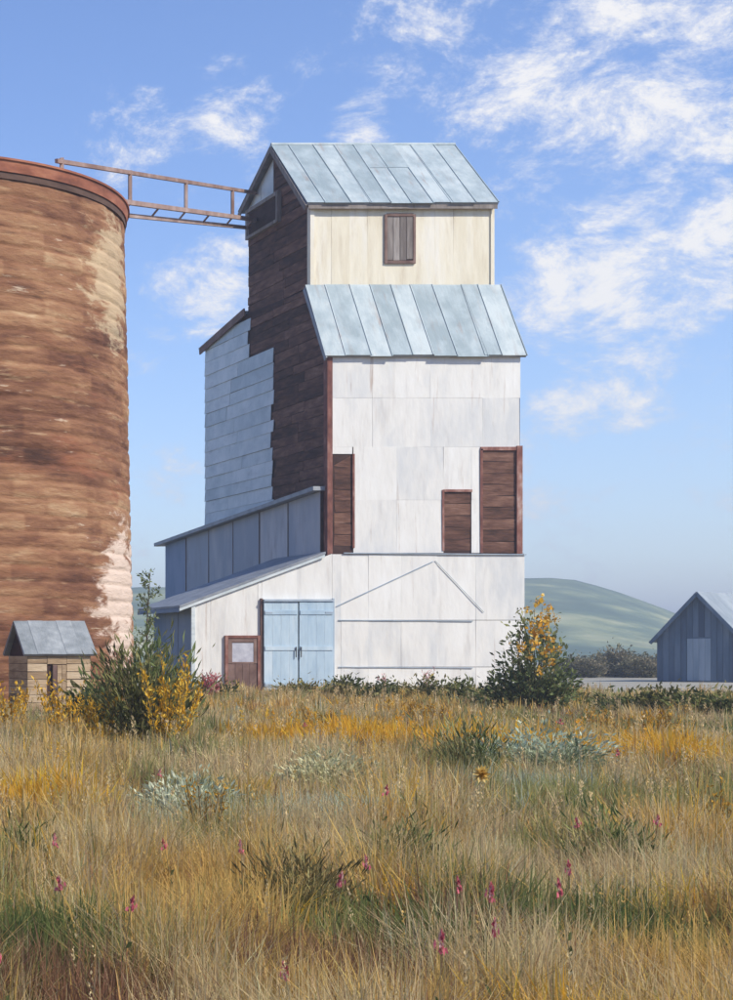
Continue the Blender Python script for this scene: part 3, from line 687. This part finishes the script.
for i in range(16):
    d0, d1 = bl*i/16+.012, bl*(i+1)/16-.012
    plate('board', [bp(bw+.03,d0,.05), bp(bw+.03,d1,.05), bp(bw+.03,d1,bh-.02), bp(bw+.03,d0,bh-.02)], bu_, .025, M['barn'], bwall, jit=.006)
bd = plate('door', [bp(-.64,-.02,.05), bp(.68,-.02,.05), bp(.68,-.02,2.72), bp(-.64,-.02,2.72)], bn_, .02, M['barn'], barn)
for i in range(4):
    u0 = -.62+i*.325
    plate('plank', [bp(u0,-.06,.08), bp(u0+.31,-.06,.08), bp(u0+.31,-.06,2.66), bp(u0,-.06,2.66)], bn_, .03, M['barn_door'], bd, jit=.004)
for s in (-1, 1):
    nn = (bu_*s*(br_-bh)+Vector((0,0,1))*bw).normalized()
    slope = Vector((0,0,-1))*(br_-bh)+bu_*s*bw; slope.normalize()
    e0, e1 = bp(0,-.35,br_+.06), bp(0,bl+.3,br_+.06); wlen = math.hypot(bw, br_-bh)+.4
    dk = plate('roof', [e0, e1, e1+slope*wlen, e0+slope*wlen], nn, .10, M['roof_line'] if s < 0 else M['barn'], barn)
    for i in range(8):
        a, b_ = e0.lerp(e1, i/8)+nn*.03, e0.lerp(e1, (i+1)/8)+nn*(.03+.01*(i % 2))
        plate('roof_sheet', [a, b_, b_+slope*wlen, a+slope*wlen], nn, .02, M['barn_roof'], dk)
    bar('rake_board', e0-bn_*-.03+Vector((0,0,-.12)), e0-bn_*-.03+slope*wlen+Vector((0,0,-.12)), .05, .2, M['barn'], barn)

# ------------------------------------------------------------------ vegetation
def mesh_tris(name, V, T, C, mat, parent=None, origin=(0,0,0), smooth=False):
    """big triangle mesh from numpy arrays with one colour per vertex"""
    me = bpy.data.meshes.new(name); nv, ntri = len(V), len(T)
    o3 = np.array(origin, dtype=np.float32)
    me.vertices.add(nv); me.vertices.foreach_set('co', (V-o3).astype(np.float32).ravel())
    me.loops.add(ntri*3); me.loops.foreach_set('vertex_index', T.astype(np.int32).ravel())
    me.polygons.add(ntri); me.polygons.foreach_set('loop_start', np.arange(0, ntri*3, 3, dtype=np.int32))
    me.update(calc_edges=True)
    ca = me.attributes.new('leaf_colour', 'FLOAT_COLOR', 'POINT')
    ca.data.foreach_set('color', np.concatenate([C, np.ones((nv,1))], 1).astype(np.float32).ravel())
    me.materials.append(mat); me.validate()
    o = bpy.data.objects.new(name, me); col.objects.link(o); place(o, Vector(origin), parent)
    return o
def blades(P, H, Wd, az, lean, C, curl=.5):
    """curved tapering blades; arrays of base point, height, width, azimuth, lean, colour -> V,T,C"""
    n = len(P)
    d = np.stack([np.cos(az), np.sin(az), np.zeros(n)], 1)
    fa = az+np.pi/2+rng.uniform(-.9, .9, n); s = np.stack([np.cos(fa), np.sin(fa), np.zeros(n)], 1)
    up = np.array([0,0,1.0])
    def pt(t): return P + up*(H*t*(1-.28*lean*t))[:,None] + d*(H*lean*(t**(1+curl)))[:,None]
    hw = (Wd/2)[:,None]
    p1, p2 = pt(.5), pt(1.0)
    V = np.stack([P-s*hw*.8, P+s*hw*.8, p1-s*hw, p1+s*hw, p2], 1).reshape(-1, 3)
    b = (np.arange(n)*5)[:,None]
    T = np.concatenate([b+np.array([[0,1,3]]), b+np.array([[0,3,2]]), b+np.array([[2,3,4]])], 0)
    return V, T, np.repeat(C, 5, 0)
def leafs(P, D, size, C, ratio=.45):
    """folded diamond leaves at P pointing along D"""
    n = len(P); D = D/np.linalg.norm(D, axis=1)[:,None]
    r = rng.normal(size=(n,3)); s = np.cross(D, r); s /= np.linalg.norm(s, axis=1)[:,None]
    nn = np.cross(D, s); L1 = size[:,None]
    V = np.stack([P, P+D*L1*.5+s*L1*ratio*.5+nn*L1*.06, P+D*L1, P+D*L1*.5-s*L1*ratio*.5+nn*L1*.06], 1).reshape(-1,3)
    b = (np.arange(n)*4)[:,None]
    T = np.concatenate([b+np.array([[0,1,2]]), b+np.array([[0,2,3]])], 0)
    return V, T, np.repeat(C, 4, 0)
def stack(parts):
    V, T, C, o = [], [], [], 0
    for v, t_, c in parts:
        V.append(v); T.append(t_+o); C.append(c); o += len(v)
    return np.concatenate(V), np.concatenate(T), np.concatenate(C)
def pick(pal, n, spread=.12):
    pal = np.array(pal); c = pal[rng.integers(0, len(pal), n)]
    return np.clip(c*(1+rng.normal(0, spread, (n,1))), .004, .9)

# --- meadow: natural patches of straw, ochre, olive, russet and sage
STRAW, OCHRE, OLIVE, RUSSET, SAGE, GREEN, GOLD = (.66,.51,.27), (.62,.41,.13), (.31,.30,.11), (.30,.165,.095), (.46,.49,.34), (.16,.19,.065), (.78,.43,.05)
PAL = np.array([STRAW, OCHRE, OLIVE, RUSSET, SAGE, GREEN, GOLD])
patches = [(300,915,45,3),(180,850,60,1),(195,800,40,4),(400,885,40,5),(640,745,60,6),(560,740,30,6),(480,890,35,3),(75,790,35,3),(330,790,40,4),(530,770,45,4),
           (650,850,60,0),(450,830,70,0),(230,760,60,0),(120,950,70,3),(260,960,50,0),(560,930,60,0),(690,930,50,1),(610,890,30,5),(30,900,30,5),(400,730,60,6),
           (470,750,40,2),(330,730,50,6),(620,790,60,2),(700,790,50,2),(480,985,60,3),(210,880,40,1),(380,960,40,1),(30,780,40,6),(110,830,30,0),(640,720,60,5)]
pc = [(*gnd(a, b_, .35), max(.35, r/F*gnd(a, b_, .35)[1]*1.0), k_) for a, b_, r, k_ in patches]
def patch_weights(x, y):
    n = len(x); w = np.zeros((n, 7))
    sc_ = 1.0+1.6*np.clip((30-y)/22, 0, 1)     # drifts look finer close by
    a, b_, c = fbm(x*.5*sc_, y*.26*sc_, 21, 3), fbm(x*.75*sc_, y*.36*sc_, 33, 3), fbm(x*.95*sc_, y*.5*sc_, 47, 3)
    w[:,0] = .55+2.2*(a-.45); w[:,1] = .40+3.0*(b_-.5); w[:,2] = .42+2.8*(c-.5); w[:,3] = .12+3.0*(.42-a); w[:,4] = .16+2.2*(.44-b_); w[:,5] = .06+3.2*(.40-c); w[:,6] = .12+3.4*(b_-.60)
    w = np.clip(w, 0.01, None)
    for (px_, py_, r_, k_) in pc:
        g = np.exp(-(((x-px_)/r_)**2+((y-py_)/(r_*2.2))**2)); w[:,k_] += 6.0*g
    w = w**2.4
    return w/w.sum(1, keepdims=True)
def in_building(x, y):
    r = (x > LX0-.2) & (x < TX1+.4) & (y > 69.1)
    r |= (x > ox0-.1) & (x < ox1+.1) & (y > oy0-.1) & (y < oy1+.1)
    r |= np.hypot(x-tcx, y-tcy) < 10.0
    return r
def scatter(y0, y1, dens, margin=8.0):
    """random ground points seen by the camera between two distances, denser near"""
    area_top = (733/F*y1+2*margin)*(y1-y0)
    n = int(dens*area_top)
    y = rng.uniform(y0, y1, n); u = rng.uniform(0, 1, n); xl = (0-PX0)/F*y-margin; xr = (733-PX0)/F*y+margin
    x_ = rng.uniform(0, 1, n)*(733/F*y1+2*margin)+(0-PX0)/F*y-margin
    k_ = (x_ < xr)
    x_, y = x_[k_], y[k_]
    # sparser beyond the sides of the view
    u = (x_-(0-PX0)/F*y)/(733/F*y); out = np.maximum(-u, u-1)*(733/F*y)
    g = ~in_building(x_, y) & ((out < 2.0) | (rng.uniform(0, 1, len(x_)) < .38))
    return x_[g], y[g]
parts = []
for (y0, y1, tuft, nbl, hgt, wid) in [(4.8,9,80,34,.40,.0040),(9,15,56,28,.43,.0058),(15,25,32,22,.46,.0095),(25,42,16,18,.48,.016),(42,70,8,14,.50,.028)]:
    tx, ty = scatter(y0, y1, tuft)
    # the meadow thins out into the pale field beyond
    keep = (ty < 60) | (tx < 38.5) | (rng.uniform(0,1,len(tx)) < .25); tx, ty = tx[keep], ty[keep]
    w = patch_weights(tx, ty); cum = w.cumsum(1); kk = (rng.uniform(0,1,len(tx))[:,None] > cum).sum(1).clip(0, 6)
    th_ = hgt*(.30+1.25*fbm(tx*1.3, ty*.8, 77, 2))*np.array([1,1.05,.95,.85,.8,.8,1.1])[kk]*rng.uniform(.75,1.25,len(tx))
    # near the front edge keep the sward lower so it never towers over the lens
    m = len(tx); idx = np.repeat(np.arange(m), nbl); n = len(idx)
    r = np.abs(rng.normal(0, .11+.012*wid*100, n)); a = rng.uniform(0, 2*np.pi, n)
    P = np.stack([tx[idx]+r*np.cos(a), ty[idx]+r*np.sin(a), np.zeros(n)], 1)
    H = th_[idx]*rng.uniform(.45, 1.1, n)
    lean = np.clip(rng.normal(.42, .32, n), .03, 1.3)
    k2 = np.where(rng.uniform(0,1,n) < .10, rng.integers(0, 4, n), kk[idx])
    C = PAL[k2]*(1+rng.normal(0,.10,(n,1)))*(1+rng.normal(0,.03,(n,3)))
    tint = (1+.10*(rng.normal(size=(m,1))))[idx]
    C = np.clip(C*tint, .01, .75)
    wb = wid*rng.uniform(.6,1.5,n)*np.array([1,1.3,1.1,1,1.4,1.6,1.7])[k2]
    parts.append(blades(P, H, wb, a+rng.normal(0,.7,n), lean, C))
V, T, C = stack(parts)
tag(mesh_tris('meadow_grass', V, T, C, M['blade'], origin=(20,30,0)), 'dry golden and olive meadow grass covering the foreground', 'grass', kind='stuff')
print('grass tris', len(T))

# feathery seed heads standing over the grass
parts = []
for (y0, y1, dens, sz) in [(5,12,4,.009),(12,26,3.0,.016),(26,60,1.2,.03)]:
    tx, ty = scatter(y0, y1, dens)
    w = patch_weights(tx, ty); kk = w.argmax(1); ok = np.isin(kk, (0,1,6,2)); tx, ty, kk = tx[ok], ty[ok], kk[ok]
    m = len(tx); hh = rng.uniform(.45,.75,m); az = rng.uniform(0,2*np.pi,m); ln = rng.uniform(.05,.3,m)
    cc = np.clip(PAL[np.where(kk == 2, 0, kk)]*rng.uniform(.85,1.25,(m,1)), 0, .8)
    P0 = np.stack([tx,ty,np.zeros(m)],1)
    parts.append(blades(P0, hh, np.full(m, sz*.25), az, ln, cc*.8))
    top_ = P0+np.stack([np.cos(az)*hh*ln, np.sin(az)*hh*ln, hh*(1-.28*ln)],1)
    q = 18; idx = np.repeat(np.arange(m), q); tpos = rng.uniform(-.16,.02,len(idx))
    PP = top_[idx]+np.stack([rng.normal(0,sz*.4,len(idx)), rng.normal(0,sz*.4,len(idx)), tpos],1)
    DD = np.stack([rng.normal(0,.5,len(idx)), rng.normal(0,.5,len(idx)), np.full(len(idx),.9)],1)
    parts.append(leafs(PP, DD, np.full(len(idx), sz*1.6)*rng.uniform(.7,1.3,len(idx)), cc[idx]*rng.uniform(.8,1.2,(len(idx),1))))
V, T, C = stack(parts)
tag(mesh_tris('seed_heads', V, T, C, M['blade'], origin=(20,30,0)), 'feathery straw coloured seed heads rising over the meadow grass', 'grass', kind='stuff')
print('seed tris', len(T))

# --- shrubs built from stems with leaves along them
def plant_mesh(base, h, w, stems, per, leaf, pal, shape='bush', up=.5, ratio=.45, bend=.25, start=.12):
    """returns stems (verts, faces) and leaf arrays"""
    base = np.array(base); SP, LP, LD, LS = [], [], [], []
    for i in range(stems):
        az = rng.uniform(0, 2*np.pi); rr = math.sqrt(rng.uniform(0,1))
        if shape == 'cone': hh = h*(1-.78*rr)*rng.uniform(.85,1.08); out = w*rr
        elif shape == 'fan': hh = h*(1-.35*rr*rr)*rng.uniform(.7,1.1); out = w*rr
        else: hh = h*(1-.5*rr*rr)*rng.uniform(.75,1.1); out = w*rr
        tip = base+np.array([math.cos(az)*out, math.sin(az)*out, max(hh, .12*h)])
        p0 = base+np.array([math.cos(az)*out*.12, math.sin(az)*out*.12, 0])
        mid = (p0+tip)/2+np.array([math.cos(az), math.sin(az), 0])*out*bend+np.array([0,0,.06*h]) + rng.normal(0,.03*h,3)*np.array([1,1,.3])
        SP.append((p0, mid, tip))
        t_ = rng.uniform(start, 1.0, per)**.8
        P = ((1-t_)**2)[:,None]*p0+(2*t_*(1-t_))[:,None]*mid+(t_**2)[:,None]*tip
        sp = leaf*1.1
        P = P+rng.normal(0, sp, (per,3))
        P[:,2] = np.maximum(P[:,2], base[2]+.02)
        tang = (2*(1-t_))[:,None]*(mid-p0)+(2*t_)[:,None]*(tip-mid); tang /= np.linalg.norm(tang,axis=1)[:,None]+1e-6
        D = tang*up+rng.normal(0,.6,(per,3))*(1-up*.7)+np.array([math.cos(az),math.sin(az),0])*.25
        LP.append(P); LD.append(D); LS.append(leaf*rng.uniform(.55,1.45,per))
    P, D, S = np.concatenate(LP), np.concatenate(LD), np.concatenate(LS)
    # clumps of lighter and darker foliage
    cl = fbm(P[:,0]*2.2/w*.8+P[:,2]*.7, P[:,2]*2.2/h*1.2+P[:,1], 5)
    pal = np.array(pal); k_ = np.clip((cl-.25)*2*len(pal)+rng.normal(0,.8,len(P)), 0, len(pal)-1).astype(int)
    C = np.clip(pal[k_]*(1+rng.normal(0,.15,(len(P),1))), .004, .9)
    return SP, leafs(P, D, S, C, ratio)
def plant(name, label, cat, base, h, w, stems, per, leaf, pal, group=None, stem_r=.012, stemmat='stem', foliage='foliage', **k_):
    root = empty(name, base, label, cat, group)
    SP, LV = plant_mesh(base, h, w, stems, per, leaf, pal, **k_)
    tubes = []
    for p0, m_, t_ in SP[:60]:
        tubes.append(tube_pts(p0, m_, stem_r, 5, stem_r*.75)); tubes.append(tube_pts(m_, t_, stem_r*.75, 5, stem_r*.3))
    v, f = join(tubes); obj('stem', v, f, M[stemmat], root)
    mesh_tris(foliage, *LV, M['leaf'], root, origin=base)
    return root
DKG = [(.065,.08,.03),(.10,.12,.045),(.15,.17,.06),(.22,.22,.08),(.32,.28,.11)]
def blossom_mesh(p, r, n, pal, lenf=1.0):
    P = np.array(p)+rng.normal(0, r*.45, (n,3)); D = rng.normal(0,1,(n,3))+np.array([0,-.3,.5])
    return leafs(P, D, np.full(n, r*.75*lenf)*rng.uniform(.6,1.3,n), pick(pal, n, .15), .6)
ORANGE = [(.74,.42,.05),(.80,.50,.09),(.66,.34,.04),(.70,.50,.16)]
YELL = [(.72,.42,.04),(.78,.50,.08),(.60,.32,.03)]
PINK = [(.58,.15,.18),(.66,.30,.29),(.48,.10,.13),(.68,.42,.38)]

# tall flowering shrub at the right corner of the elevator
rb = (X(533,46), 46.0, 0)
fs = plant('flowering_shrub', 'tall green shrub with orange blossom at the right corner of the elevator', 'shrub', rb, 3.2, 1.05, 70, 50, .14,
           [(.08,.10,.045),(.13,.16,.065),(.19,.225,.09),(.28,.30,.125),(.38,.38,.16)], shape='cone', stem_r=.018, start=.08)
for (px_, py_, s) in [(540,604,9),(528,612,6),(549,611,6),(546,622,9),(538,618,7),(533,630,11),(543,634,8),(536,645,9),(520,648,7),(548,652,8),(552,640,5),(556,618,5),(549,663,7),(540,672,5),(560,650,5),(530,657,5)]:
    d_ = 46-random.uniform(.3,.5)-max(0, (py_-600))/60*.55
    V_, T_, C_ = blossom_mesh((X(px_,d_), d_, Z(py_,d_)), s*.02, 28, ORANGE)
    mesh_tris('blossom', V_, T_, C_, M['leaf'], fs, origin=(X(px_,d_), d_, Z(py_,d_)))

# dark spiky bush with yellow plumes on the left
lb = (X(146,30), 30.0, 0)
plant('dark_bush', 'dark olive spiky bush in front of the rusty tank', 'bush', lb, 1.75, .92, 62, 40, .19,
      [(.10,.09,.04),(.15,.15,.055),(.20,.20,.075),(.30,.28,.11),(.18,.22,.085)], shape='fan', up=.85, ratio=.2, stem_r=.012)
def plume(name, label, base, h, w, stems, group, pal=YELL, s=.06, per=46):
    root = empty(name, base, label, 'wildflower', group); tubes = []; P = []
    for i in range(stems):
        az = rng.uniform(0,2*np.pi); out = w*math.sqrt(rng.uniform(0,1)); hh = h*rng.uniform(.65,1.05)
        tip = np.array(base)+np.array([math.cos(az)*out, math.sin(az)*out, hh]); p0 = np.array(base)+np.array([math.cos(az)*out*.3, math.sin(az)*out*.3, 0])
        tubes.append(tube_pts(p0, tip, .008, 5, .004))
        t_ = rng.uniform(.3,1.02,per); P.append(p0+(tip-p0)*t_[:,None]+rng.normal(0,s*.38,(per,3)))
    v, f = join(tubes); obj('stem', v, f, M['stem'], root)
    P = np.concatenate(P); D = rng.normal(0,.5,P.shape)+np.array([0,0,.9])
    V_, T_, C_ = leafs(P, D, np.full(len(P), s)*rng.uniform(.6,1.5,len(P)), pick(pal, len(P), .2), .35)
    mesh_tris('blossom', V_, T_, C_, M['leaf'], root, origin=base)
    return root
def at(px_, D): return (X(px_, D), D, 0)
G = 'yellow plumes around the dark bush'
plume('goldenrod', 'bright yellow plumed goldenrod growing through the right side of the dark bush', at(168,28.4), 1.5, .6, 18, G, s=.075, per=60)
plume('goldenrod', 'yellow goldenrod at the foot of the tiny board shed', at(62,33), 1.15, .5, 13, G, s=.08)
plume('goldenrod', 'yellow goldenrod at the left edge of the meadow below the tank', at(12,34), 1.1, .45, 11, G, s=.08)
plume('goldenrod', 'low yellow goldenrod just left of the dark bush', at(96,30), .95, .35, 8, G, s=.08)
plant('weed_clump', 'dark green weeds between the board shed and the dark bush', 'weeds', at(95,36), 1.0, .55, 46, 40, .12, DKG, shape='bush')

# weeds and flowers along the foot of the shed and out to the right
GW = 'weed clumps along the far edge of the meadow'
weeds = [(212,62,.75,.7,'low olive weeds under the small brown door'),(300,61,.55,1.0,'green weeds in front of the blue double doors'),(345,58,.85,.6,'taller green weeds just right of the blue doors'),
         (385,57,.7,.7,'yellow green weeds beside the pink flowers at the shed foot'),(425,56,.85,.8,'bushy olive weeds below the middle of the white front'),(462,54,.85,.55,'narrow dark weeds left of the orange flowering shrub'),
         (502,50,.6,.7,'spreading weeds at the left foot of the orange flowering shrub'),(575,48,.5,.7,'dark weeds at the right foot of the orange flowering shrub'),(612,46,.42,.7,'green weeds below the far hedge'),
         (642,44,.6,.55,'leafy green weeds left of the dark barn'),(668,43,.72,.65,'darkest green weeds in front of the dark barn door'),(700,42,.62,.7,'green weeds below the right side of the dark barn'),(732,41,.7,.6,'green weeds at the right edge of the picture')]
for i, (px_, D_, h_, w_, lab) in enumerate(weeds):
    pal = DKG if i % 3 != 1 else [(.10,.10,.035),(.17,.16,.055),(.26,.23,.08),(.36,.29,.10)]
    plant('weed_clump', lab, 'weeds', at(px_, D_), h_, w_, 44, 34, .14, pal, GW, shape='bush', ratio=.38)
# mounds nearer the viewer
GM = 'bushy weed mounds within the meadow'
mounds = [(535,24,.62,1.0,[(.16,.19,.13),(.23,.27,.19),(.31,.35,.26)],'sagebrush','pale grey green sagebrush mound in the middle of the meadow right of centre'),
          (468,23,.7,.42,[(.05,.065,.025),(.10,.115,.04),(.17,.18,.08)],'weed_clump','dark green weeds left of the pale sagebrush'),
          (400,12.2,.45,.34,[(.055,.07,.025),(.09,.11,.04),(.15,.15,.055)],'weed_clump','dark green tuft in the lower middle of the meadow'),
          (612,12.6,.42,.24,[(.055,.08,.03),(.10,.125,.045),(.16,.165,.06)],'weed_clump','green tuft in the lower right of the meadow'),
          (300,10.8,.40,.28,[(.06,.05,.022),(.10,.085,.035),(.16,.12,.05)],'weed_clump','brownish olive tuft in the lower left middle of the meadow'),
          (16,12.5,.38,.25,[(.045,.06,.02),(.09,.10,.03),(.14,.14,.05)],'weed_clump','dark green tuft at the lower left edge of the meadow'),
          (560,22,.6,.45,[(.11,.13,.07),(.18,.20,.12),(.26,.28,.18)],'sagebrush','smaller grey green sagebrush right behind the pale mound'),
          (190,17,.42,.5,[(.20,.22,.15),(.29,.31,.21),(.36,.37,.26)],'sagebrush','pale sage mound left of centre in the meadow'),
          (330,20,.5,.55,[(.20,.20,.11),(.29,.28,.16),(.36,.34,.20)],'sagebrush','faint yellow green sage tuft in the middle of the meadow')]
for (px_, D_, h_, w_, pal, nm, lab) in mounds:
    plant(nm, lab, 'sagebrush' if nm == 'sagebrush' else 'weeds', at(px_, D_), h_*(1 if nm == 'sagebrush' else .9), w_*(1 if nm == 'sagebrush' else .75), 46 if nm == 'sagebrush' else 30, 46 if nm == 'sagebrush' else 30, (.0045*D_**.85+.012)*(1 if nm == 'sagebrush' else 1.8), [tuple(1.8*c_ for c_ in q_) for q_ in pal]+([] if nm == 'sagebrush' else [(.34,.29,.12)]), GM, shape='bush' if nm == 'sagebrush' else 'fan', ratio=.3 if nm == 'sagebrush' else .12, up=.6 if nm == 'sagebrush' else .95, stem_r=.004)

# orange flower drifts
GO = 'orange wildflower clumps in the meadow'
for (px_, D_, w_, lab) in [(640,31,.7,'broad orange flower clump in the right meadow'),(670,33,.5,'orange flower clump at the right below the barn weeds'),(590,33,.5,'orange flower clump right below the flowering shrub'),(400,38,.5,'orange flower clump below the white front'),
                           (437,36,.4,'small orange flower clump between the white front and the sagebrush'),(322,34,.4,'sparse orange flowers below the blue doors'),(205,14.6,.3,'orange blades in the lower left meadow'),(725,14,.25,'orange blades at the lower right edge')]:
    plume('orange_wildflower', lab, at(px_, D_), .62, w_, 14, GO, [(.50,.26,.03),(.56,.32,.05),(.42,.22,.04)], s=.0014*D_+.015, per=26)

# pink wildflowers scattered through the meadow
def pink_proto(i, seed):
    h_ = .55
    stem_v, stem_f = tube_pts((0,0,0), (.02,.01,h_), .006, 5, .004)
    lf = leafs(np.array([[0,0,.15],[.0,.0,.25],[.01,0,.32]]), np.array([[.8,.2,.5],[-.8,.1,.5],[.1,-.8,.5]]), np.array([.11,.10,.08]), np.array([(.09,.11,.04)]*3))
    n = 34; t_ = rng.uniform(0,1,n); P = np.stack([.02+rng.normal(0,.016,n)*(1.2-t_), .01+rng.normal(0,.016,n)*(1.2-t_), h_-.03+.055*t_], 1)
    bl = leafs(P, rng.normal(0,1,(n,3))+np.array([0,-.2,.3]), np.full(n,.034)*rng.uniform(.7,1.3,n), pick(PINK, n, .15), .7)
    return stem_v, stem_f, lf, bl
GP = 'pink wildflowers in the meadow'
LABP = ['pink wildflower in the far meadow below the blue double doors', 'pink wildflower right of the pale sage mound left of centre', 'pink wildflower near the left edge, upper one of a pair', 'pink wildflower near the left edge, lower one of a pair',
        'pink wildflower right of the lower of the left edge pair', 'pink wildflower over the brownish olive tuft', 'pink wildflower in the middle meadow left of the sagebrush weeds', 'pink wildflower near the bottom below the brownish olive tuft',
        'pink wildflower at the bottom left corner', 'pink wildflower behind the dark green tuft in the lower middle', 'pink wildflower behind the green tuft in the lower right', 'rightmost pink wildflower, beside the green tuft on the right',
        'pink wildflower left of the green tuft in the lower right', 'pink wildflower below the green tuft in the lower right', 'pink wildflower nearest the bottom edge, right of centre', 'pink wildflower in the orange flower clump on the right',
        'tiny pink wildflower among the weeds below the barn', 'pink wildflower below the tight cluster of three', 'middle pink wildflower of the tight cluster of three', 'left pink wildflower of the tight cluster of three', 'right pink wildflower of the tight cluster of three',
        'pink wildflower just below the dark spiky bush', 'tiny pink wildflower below the orange flowering shrub', 'pink wildflower left of the brownish olive tuft']
pinks = [(303,719),(179,828),(54,833),(78,869),(114,887),(329,869),(376,791),(306,939),(14,929),(378,853),(592,811),(653,810),(574,861),(579,891),(436,947),(627,749),(656,711),(493,917),(480,875),(474,882),(486,870),(150,764),(560,722),(245,840)]
sv, sf, lf, bl = pink_proto(0, 0)
root0 = empty('pink_wildflower', (0,0,0), LABP[0], 'wildflower', GP)
s0 = obj('stem', sv, sf, M['stem'], root0, origin=(0,0,0)); l0 = mesh_tris('foliage', *lf, M['leaf'], root0); b0 = mesh_tris('blossom', *bl, M['leaf'], root0)
for i, (px_, py_) in enumerate(pinks):
    x_, D_ = gnd(px_, py_, .55)
    if i == 0: r_, kids = root0, []
    else:
        r_ = root0.copy(); col.objects.link(r_); r_['label'] = LABP[i]
        for ch in (s0, l0, b0):
            c_ = ch.copy(); col.objects.link(c_); c_.parent = r_
    s_ = (.24+.019*D_)*random.uniform(.75,1.15); zsc = 1.0
    r_.location = (x_, D_, 0); r_.rotation_euler = (random.uniform(-.2,.2), random.uniform(-.2,.2), random.uniform(0, 6.28)); r_.scale = (s_, s_, random.uniform(.8, 1.02))
# pink hollyhocks by the wall, one yellow daisy
plume('pink_flower', 'pale pink flowers left of the small brown door', at(212,60), 1.15, .38, 12, None, PINK, s=.10, per=40)
plume('pink_flower', 'pink flower stems at the foot of the white front', at(383,60), 1.15, .14, 4, None, PINK, s=.09, per=36)
plume('pink_flower', 'pink flower stems just left of the narrow dark weeds', at(428,58), 1.15, .2, 5, None, PINK, s=.08, per=30)
dsy = gnd(480, 774, .6)
droot = empty('yellow_daisy', (dsy[0], dsy[1], 0), 'single round yellow flower head beside the pale sagebrush', 'wildflower')
v, f = tube_pts((dsy[0],dsy[1],0), (dsy[0],dsy[1],.6), .006, 5, .004); obj('stem', v, f, M['stem'], droot)
ang = np.linspace(0, 2*np.pi, 16, endpoint=False)
mesh_tris('flower_head', *leafs(np.tile(np.array([[dsy[0],dsy[1]-.01,.6]]), (16,1)), np.stack([np.cos(ang), np.full(16,-.3), np.sin(ang)],1), np.full(16,.085), pick([(.66,.45,.12),(.70,.52,.2)],16), .5), M['leaf'], droot)
mesh_tris('flower_centre', *leafs(np.tile(np.array([[dsy[0],dsy[1]-.03,.6]]), (30,1))+rng.normal(0,.012,(30,3)), rng.normal(0,1,(30,3)), np.full(30,.03), pick([(.40,.20,.03)],30), .7), M['leaf'], droot)

# slender sapling between tank and elevator
sb = (X(148,66), 66.0, 0)
sap = empty('sapling', sb, 'slender green sapling between the rusty tank and the elevator', 'tree')
tubes = [tube_pts(sb, (sb[0]-.05,sb[1],2.6), .045, 7, .03), tube_pts((sb[0]-.05,sb[1],2.6), (sb[0]+.08,sb[1],4.7), .03, 6, .01)]
LP, LD = [], []
for i in range(26):
    z_ = 1.2+3.4*i/26; az = rng.uniform(0,6.28); ln = .62*(1-.5*i/26)*rng.uniform(.6,1.2)
    p0 = np.array([sb[0], sb[1], z_]); p1 = p0+np.array([math.cos(az)*ln, math.sin(az)*ln, .45*ln+.1])
    tubes.append(tube_pts(p0, p1, .012, 5, .005))
    n = 22; t_ = rng.uniform(.2,1.1,n); LP.append(p0+(p1-p0)*t_[:,None]+rng.normal(0,.07,(n,3))); LD.append(rng.normal(0,.6,(n,3))+np.array([0,0,.3]))
v, f = join(tubes); obj('trunk', v, f, M['bark'], sap)
P = np.concatenate(LP); mesh_tris('crown', *leafs(P, np.concatenate(LD), rng.uniform(.09,.2,len(P)), pick([(.20,.24,.11),(.28,.31,.16),(.13,.165,.07)], len(P)), .4), M['leaf'], sap, origin=sb)

# far hedge bushes at the foot of the hill
GH = 'bushes of the far hedge'
hpal = [(.12,.12,.07),(.18,.17,.10),(.25,.22,.13),(.32,.27,.17)]
_, lv_ = plant_mesh((0,0,0), 2.0, 1.5, 60, 46, .26, hpal, shape='bush')
hb0 = mesh_tris('hedge_bush', *lv_, M['leaf'])
spots = [(572,1.0),(583,.95),(595,1.05),(607,1.1),(617,1.45),(627,1.15),(638,1.0),(649,1.05),(659,1.0)]
for i, (px_, s_) in enumerate(spots):
    o = hb0 if i == 0 else hb0.copy()
    if i: col.objects.link(o)
    D_ = 134+random.uniform(-3,3); o.location = (X(px_,D_), D_, 0); o.rotation_euler = (0,0,random.uniform(0,6.28)); o.scale = (.85, .85, s_*.72)
    tag(o, 'low olive brown bush of the far hedge, %s from the orange flowering shrub' % ('first second third fourth fifth sixth seventh eighth ninth'.split()[i]) if s_ < 1.3 else 'tallest olive bush in the middle of the far hedge', 'bush', GH)

# ------------------------------------------------------------------ haze
hz_m = bpy.data.materials.new('thin blue haze'); hz_m.use_nodes = True
N, L = hz_m.node_tree.nodes, hz_m.node_tree.links
for n in list(N):
    if n.type != 'OUTPUT_MATERIAL': N.remove(n)
pv = N.new('ShaderNodeVolumePrincipled'); pv.inputs['Color'].default_value = (.82,.89,1.0,1); pv.inputs['Density'].default_value = .0009; pv.inputs['Anisotropy'].default_value = .2
L.new(pv.outputs[0], N['Material Output'].inputs['Volume'])
hz_m.cycles.homogeneous_volume = True
hz = box('haze', -5050, 7050, -3050, 9050, -1.2, 60, hz_m)
tag(hz, 'thin blue haze in the far air', 'haze', kind='stuff')
